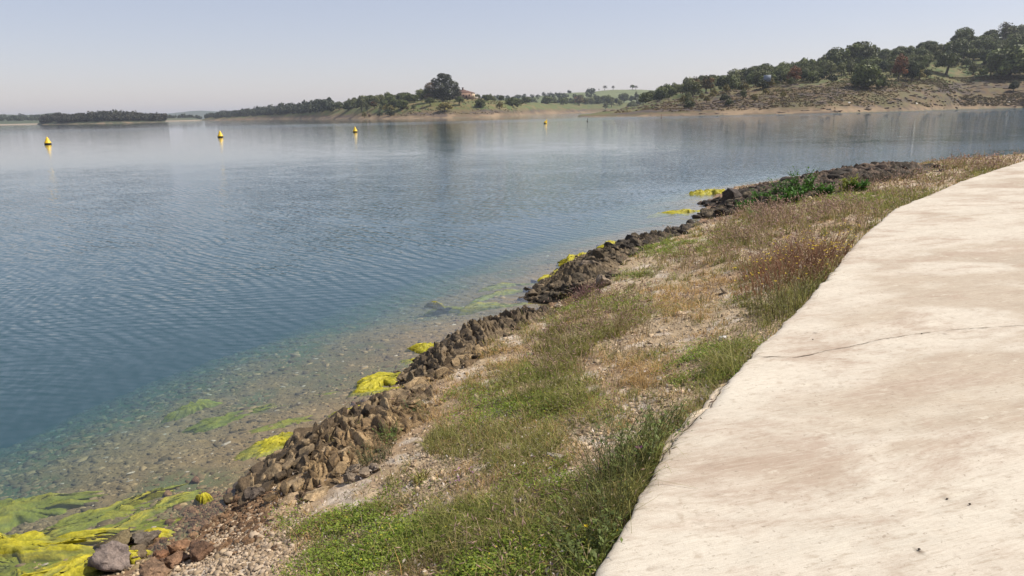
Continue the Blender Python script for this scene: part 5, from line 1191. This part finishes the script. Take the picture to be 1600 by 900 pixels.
# low scrub and drift on the drawdown slopes
def scrub(n, pxr, rr, label, seed, s0=(.3, 1.0), cA=(.05, .045, .025), cB=(.12, .10, .045), zr=(1.5, 60)):
    g = np.random.default_rng(seed); px = g.uniform(*pxr, n); a = np.array([az_of(p) for p in px]); r = g.uniform(rr[0], rr[1], n); x_, y_ = r*np.sin(a), r*np.cos(a); z_ = gz(x_, y_)
    k = (z_ > zr[0]) & (z_ < zr[1]) & (fbm(x_*.05, y_*.05, s=seed)+.3*fbm(x_*.3, y_*.3, s=seed+1) > -.05); x_, y_, z_ = x_[k], y_[k], z_[k]; n = len(x_); m = 16
    s_ = g.uniform(*s0, n); d = g.normal(size=(n, m, 3)); d /= np.linalg.norm(d, axis=2)[..., None]; d[..., 2] = np.abs(d[..., 2])
    c_ = d*s_[:, None, None]*[.7, .7, .5]+np.stack([x_, y_, z_], 1)[:, None]; q = g.normal(size=(n, m, 3)); q /= np.linalg.norm(q, axis=2)[..., None]; b = np.cross(q, d); b /= np.linalg.norm(b, axis=2)[..., None]+1e-6; e = .26*s_[:, None, None]
    V = np.stack([c_-q*e, c_+b*e, c_+q*e, c_-b*e], 2).reshape(-1, 3); t = g.random((n, 1)); C_ = np.repeat((c3(*cA)*(1-t)+c3(*cB)*t), m*4, 0)
    acc = Acc(); acc.add(V, np.arange(n*m)[:, None]*4+[0, 1, 2, 3], C_*g.uniform(.8, 1.2, (len(C_), 1))); tag(acc.obj('scrub', M_leaf), label, 'scrub', kind='stuff')
scrub(6500, (960, 1640), (300, 420), 'low rusty scrub on the bare slope of the right hill', 921, cA=(.09, .055, .028), cB=(.15, .115, .045), zr=(1.6, 16))
scrub(9000, (1200, 1640), (300, 420), 'olive brown weeds on the bare slope near the right border', 924, s0=(.2, .7), cA=(.085, .07, .03), cB=(.14, .12, .045), zr=(2.5, 18))
scrub(8000, (1180, 1640), (370, 600), 'low green scrub on the meadow of the right hill', 922, cA=(.06, .075, .02), cB=(.13, .11, .04), zr=(8, 60))
scrub(3000, (480, 860), (560, 680), 'low brown scrub on the bank of the peninsula', 923, cA=(.08, .06, .03), cB=(.15, .13, .05), zr=(1.8, 30))
scrub(16000, (1380, 1660), (375, 480), 'brown scrub streaks on the bare slope nearest the right border', 925, s0=(.25, .8), cA=(.07, .05, .028), cB=(.13, .10, .04), zr=(1.2, 16))
# rock ledges on the bare right slope
g = np.random.default_rng(931); n = 3000; pxx = g.uniform(930, 1640, n); aa = np.array([az_of(p) for p in pxx]); r_ = g.uniform(290, 470, n); x_, y_ = r_*np.sin(aa), r_*np.cos(aa); z_ = gz(x_, y_)
k = (z_ > .4) & (z_ < 13) & (fbm(x_*.06, z_*.8, s=932) > .02); x_, y_, z_ = x_[k], y_[k], z_[k]; n = len(x_)
acc = bake(ROCKS2, np.stack([x_, y_, z_], 1), rots(g.normal(0, .1, n), g.normal(0, .1, n), g.normal(0, .3, n)+math.radians(-20)), np.stack([g.uniform(.6, 2.2, n), g.uniform(.4, 1.0, n), g.uniform(.2, .5, n)], 1), cols(n, (.075, .058, .048), (.17, .125, .09)))
tag(acc.obj('rock_ledges', M_rock), 'dark rock ledges scattered on the bare slope of the right hill', 'rock ledges', kind='stuff')

# ------------------------------------------------------------------ house on the peninsula
def box(acc, c, s_, colr, rz=0):
    x_, y_, z_ = s_[0]/2, s_[1]/2, s_[2]/2; V = np.array([[a*x_, b*y_, d*z_] for a in (-1, 1) for b in (-1, 1) for d in (-1, 1)])@rot(0, 0, rz).T+np.array(c)
    acc.add(V, [[0, 1, 3, 2], [4, 6, 7, 5], [0, 4, 5, 1], [2, 3, 7, 6], [0, 2, 6, 4], [1, 5, 7, 3]], c3(*colr) if not isinstance(colr, np.ndarray) else colr)
M_wall = vcol_mat('old_plaster', .9, ((.6, .18), (3, .12))); M_roof = vcol_mat('roof_tiles', .85, ((1.2, .25),), stretch=(1, 5, 5))
def house():
    p = hit(724, 153.5, 600, 1000); root = empty('house', (p[0], p[1], p[2]), R(-14)); tag(root, 'old pinkish brick house with a hipped tile roof and chimney beside the eucalyptus', 'house')
    W_, D_, H_ = 18.0, 8.5, 4.2; wc = (.36, .235, .175)
    acc = Acc(); box(acc, (0, 0, H_/2-.6), (W_, D_, H_+1.2), wc); acc.obj('wall', M_wall, root)
    acc = Acc(); box(acc, (W_/2+.015, 0, H_/2-.05), (.03, D_-.1, H_-.4), (.55, .43, .30)); tag(acc.obj('end_wall', M_wall, root), 'cream plastered end wall')
    acc = Acc(); e = .45; hz = H_; rz_ = H_+2.9
    V = [(-W_/2-e, -D_/2-e, hz), (W_/2+e, -D_/2-e, hz), (W_/2+e, D_/2+e, hz), (-W_/2-e, D_/2+e, hz), (-W_/2+4.2, 0, rz_), (W_/2-4.2-4.0, 0, rz_), (-W_/2-e, -D_/2-e, hz-.15), (W_/2+e, -D_/2-e, hz-.15), (W_/2+e, D_/2+e, hz-.15), (-W_/2-e, D_/2+e, hz-.15)]
    acc.add(V, [[0, 1, 5, 4], [2, 3, 4, 5], [6, 7, 1, 0], [7, 8, 2, 1], [8, 9, 3, 2], [9, 6, 0, 3]], c3(.13, .075, .055)); acc.F3.append(np.array([[1, 2, 5], [3, 0, 4]])); ro = acc.obj('roof', M_roof, root)
    acc = Acc(); box(acc, (-.2, 0, rz_+.4), (1.1, 1.0, 2.0), (.16, .10, .08)); box(acc, (-.2, 0, rz_+1.55), (1.6, 1.5, .3), (.10, .07, .06)); acc.obj('chimney', M_wall, ro)
    for x_ in (-6.2, -2.4, 1.4, 6.6):
        acc = Acc(); box(acc, (x_, -D_/2-.02, 2.2), (1.0, .06, 1.3), (.03, .025, .025)); wn = acc.obj('window', M_wall, root)
        acc = Acc(); box(acc, (x_, -D_/2-.06, 1.5), (1.3, .16, .1), (.4, .33, .26)); acc.obj('sill', M_wall, wn)
    acc = Acc(); box(acc, (4.0, -D_/2-.02, 1.1), (1.2, .07, 2.2), (.07, .045, .035)); acc.obj('door', M_wall, root)
    acc = Acc(); box(acc, (W_/2+.05, .5, 1.9), (.06, 1.0, 1.4), (.04, .03, .03)); acc.obj('window', M_wall, root)
    q = hit(741, 154, 600, 1000); acc = Acc(); box(acc, (0, 0, .6), (7, .4, 1.4), (.55, .48, .42), R(-14)); box(acc, (0, 0, 1.36), (7.2, .55, .12), (.5, .44, .38), R(-14)); tag(acc.obj('garden_wall', M_wall, loc=tuple(q)), 'low pale wall running right from the house', 'wall')
house()
# sign on the right slope
def sign():
    p = hit(1198, 137, 280, 600); d = math.hypot(p[0], p[1]); k = d/FPX; root = empty('sign_board', tuple(p), R(-22)); tag(root, 'blank blue grey sign board on two posts among bushes at the wood edge', 'sign')
    w_, h_ = 10*k, 9*k; zc = 13*k
    acc = Acc(); box(acc, (0, 0, zc), (w_, .08, h_), (.22, .25, .30)); acc.obj('panel', vcol_mat('sign_panel', .6, ((1.5, .1),)), root)
    acc = Acc(); 
    for z_ in (-h_/2, h_/2): box(acc, (0, -.0, zc+z_), (w_+.12, .12, .1), (.3, .3, .3))
    for x_ in (-w_/2, w_/2): box(acc, (x_, 0, zc), (.1, .12, h_-.1), (.3, .3, .3))
    acc.obj('frame', M_wall, root)
    for x_ in (-w_*.32, w_*.32):
        acc = Acc(); box(acc, (x_, .1, zc/2), (.14, .12, zc+h_), (.22, .2, .18)); acc.obj('post', M_wall, root)
sign()
# small pale rocks on the right shore
for i, (px, py, lb) in enumerate([(1432, 162, 'white rock on the sandy shore below the middle of the right hill'), (1327, 161, 'small white rock on the sandy shore, left of the larger one'), (1576, 160, 'white rock on the sandy shore near the right border')]):
    p = hit(px, py, 240, 500); v, f = rock_proto(960+i, 2, 8, .06); acc = Acc(); acc.add(v*[.7, .5, .4], f, c3(.75, .72, .66)); tag(acc.obj('rock', M_rock, loc=tuple(p)), lb, 'rock')

# ------------------------------------------------------------------ haze
def haze():
    acc = Acc(); box(acc, (0, 0, 45.5), (19000, 19000, 109), (1, 1, 1)); m = bpy.data.materials.new('haze'); m.use_nodes = True; t = m.node_tree
    t.nodes.remove(t.nodes['Principled BSDF']); pv = N(t, 'ShaderNodeVolumePrincipled'); pv.inputs['Color'].default_value = (.80, .86, .98, 1); pv.inputs['Density'].default_value = HAZE; pv.inputs['Anisotropy'].default_value = .3
    t.links.new(pv.outputs[0], t.nodes['Material Output'].inputs['Volume']); tag(acc.obj('haze', m), kind='stuff')
HAZE = .00013
haze()
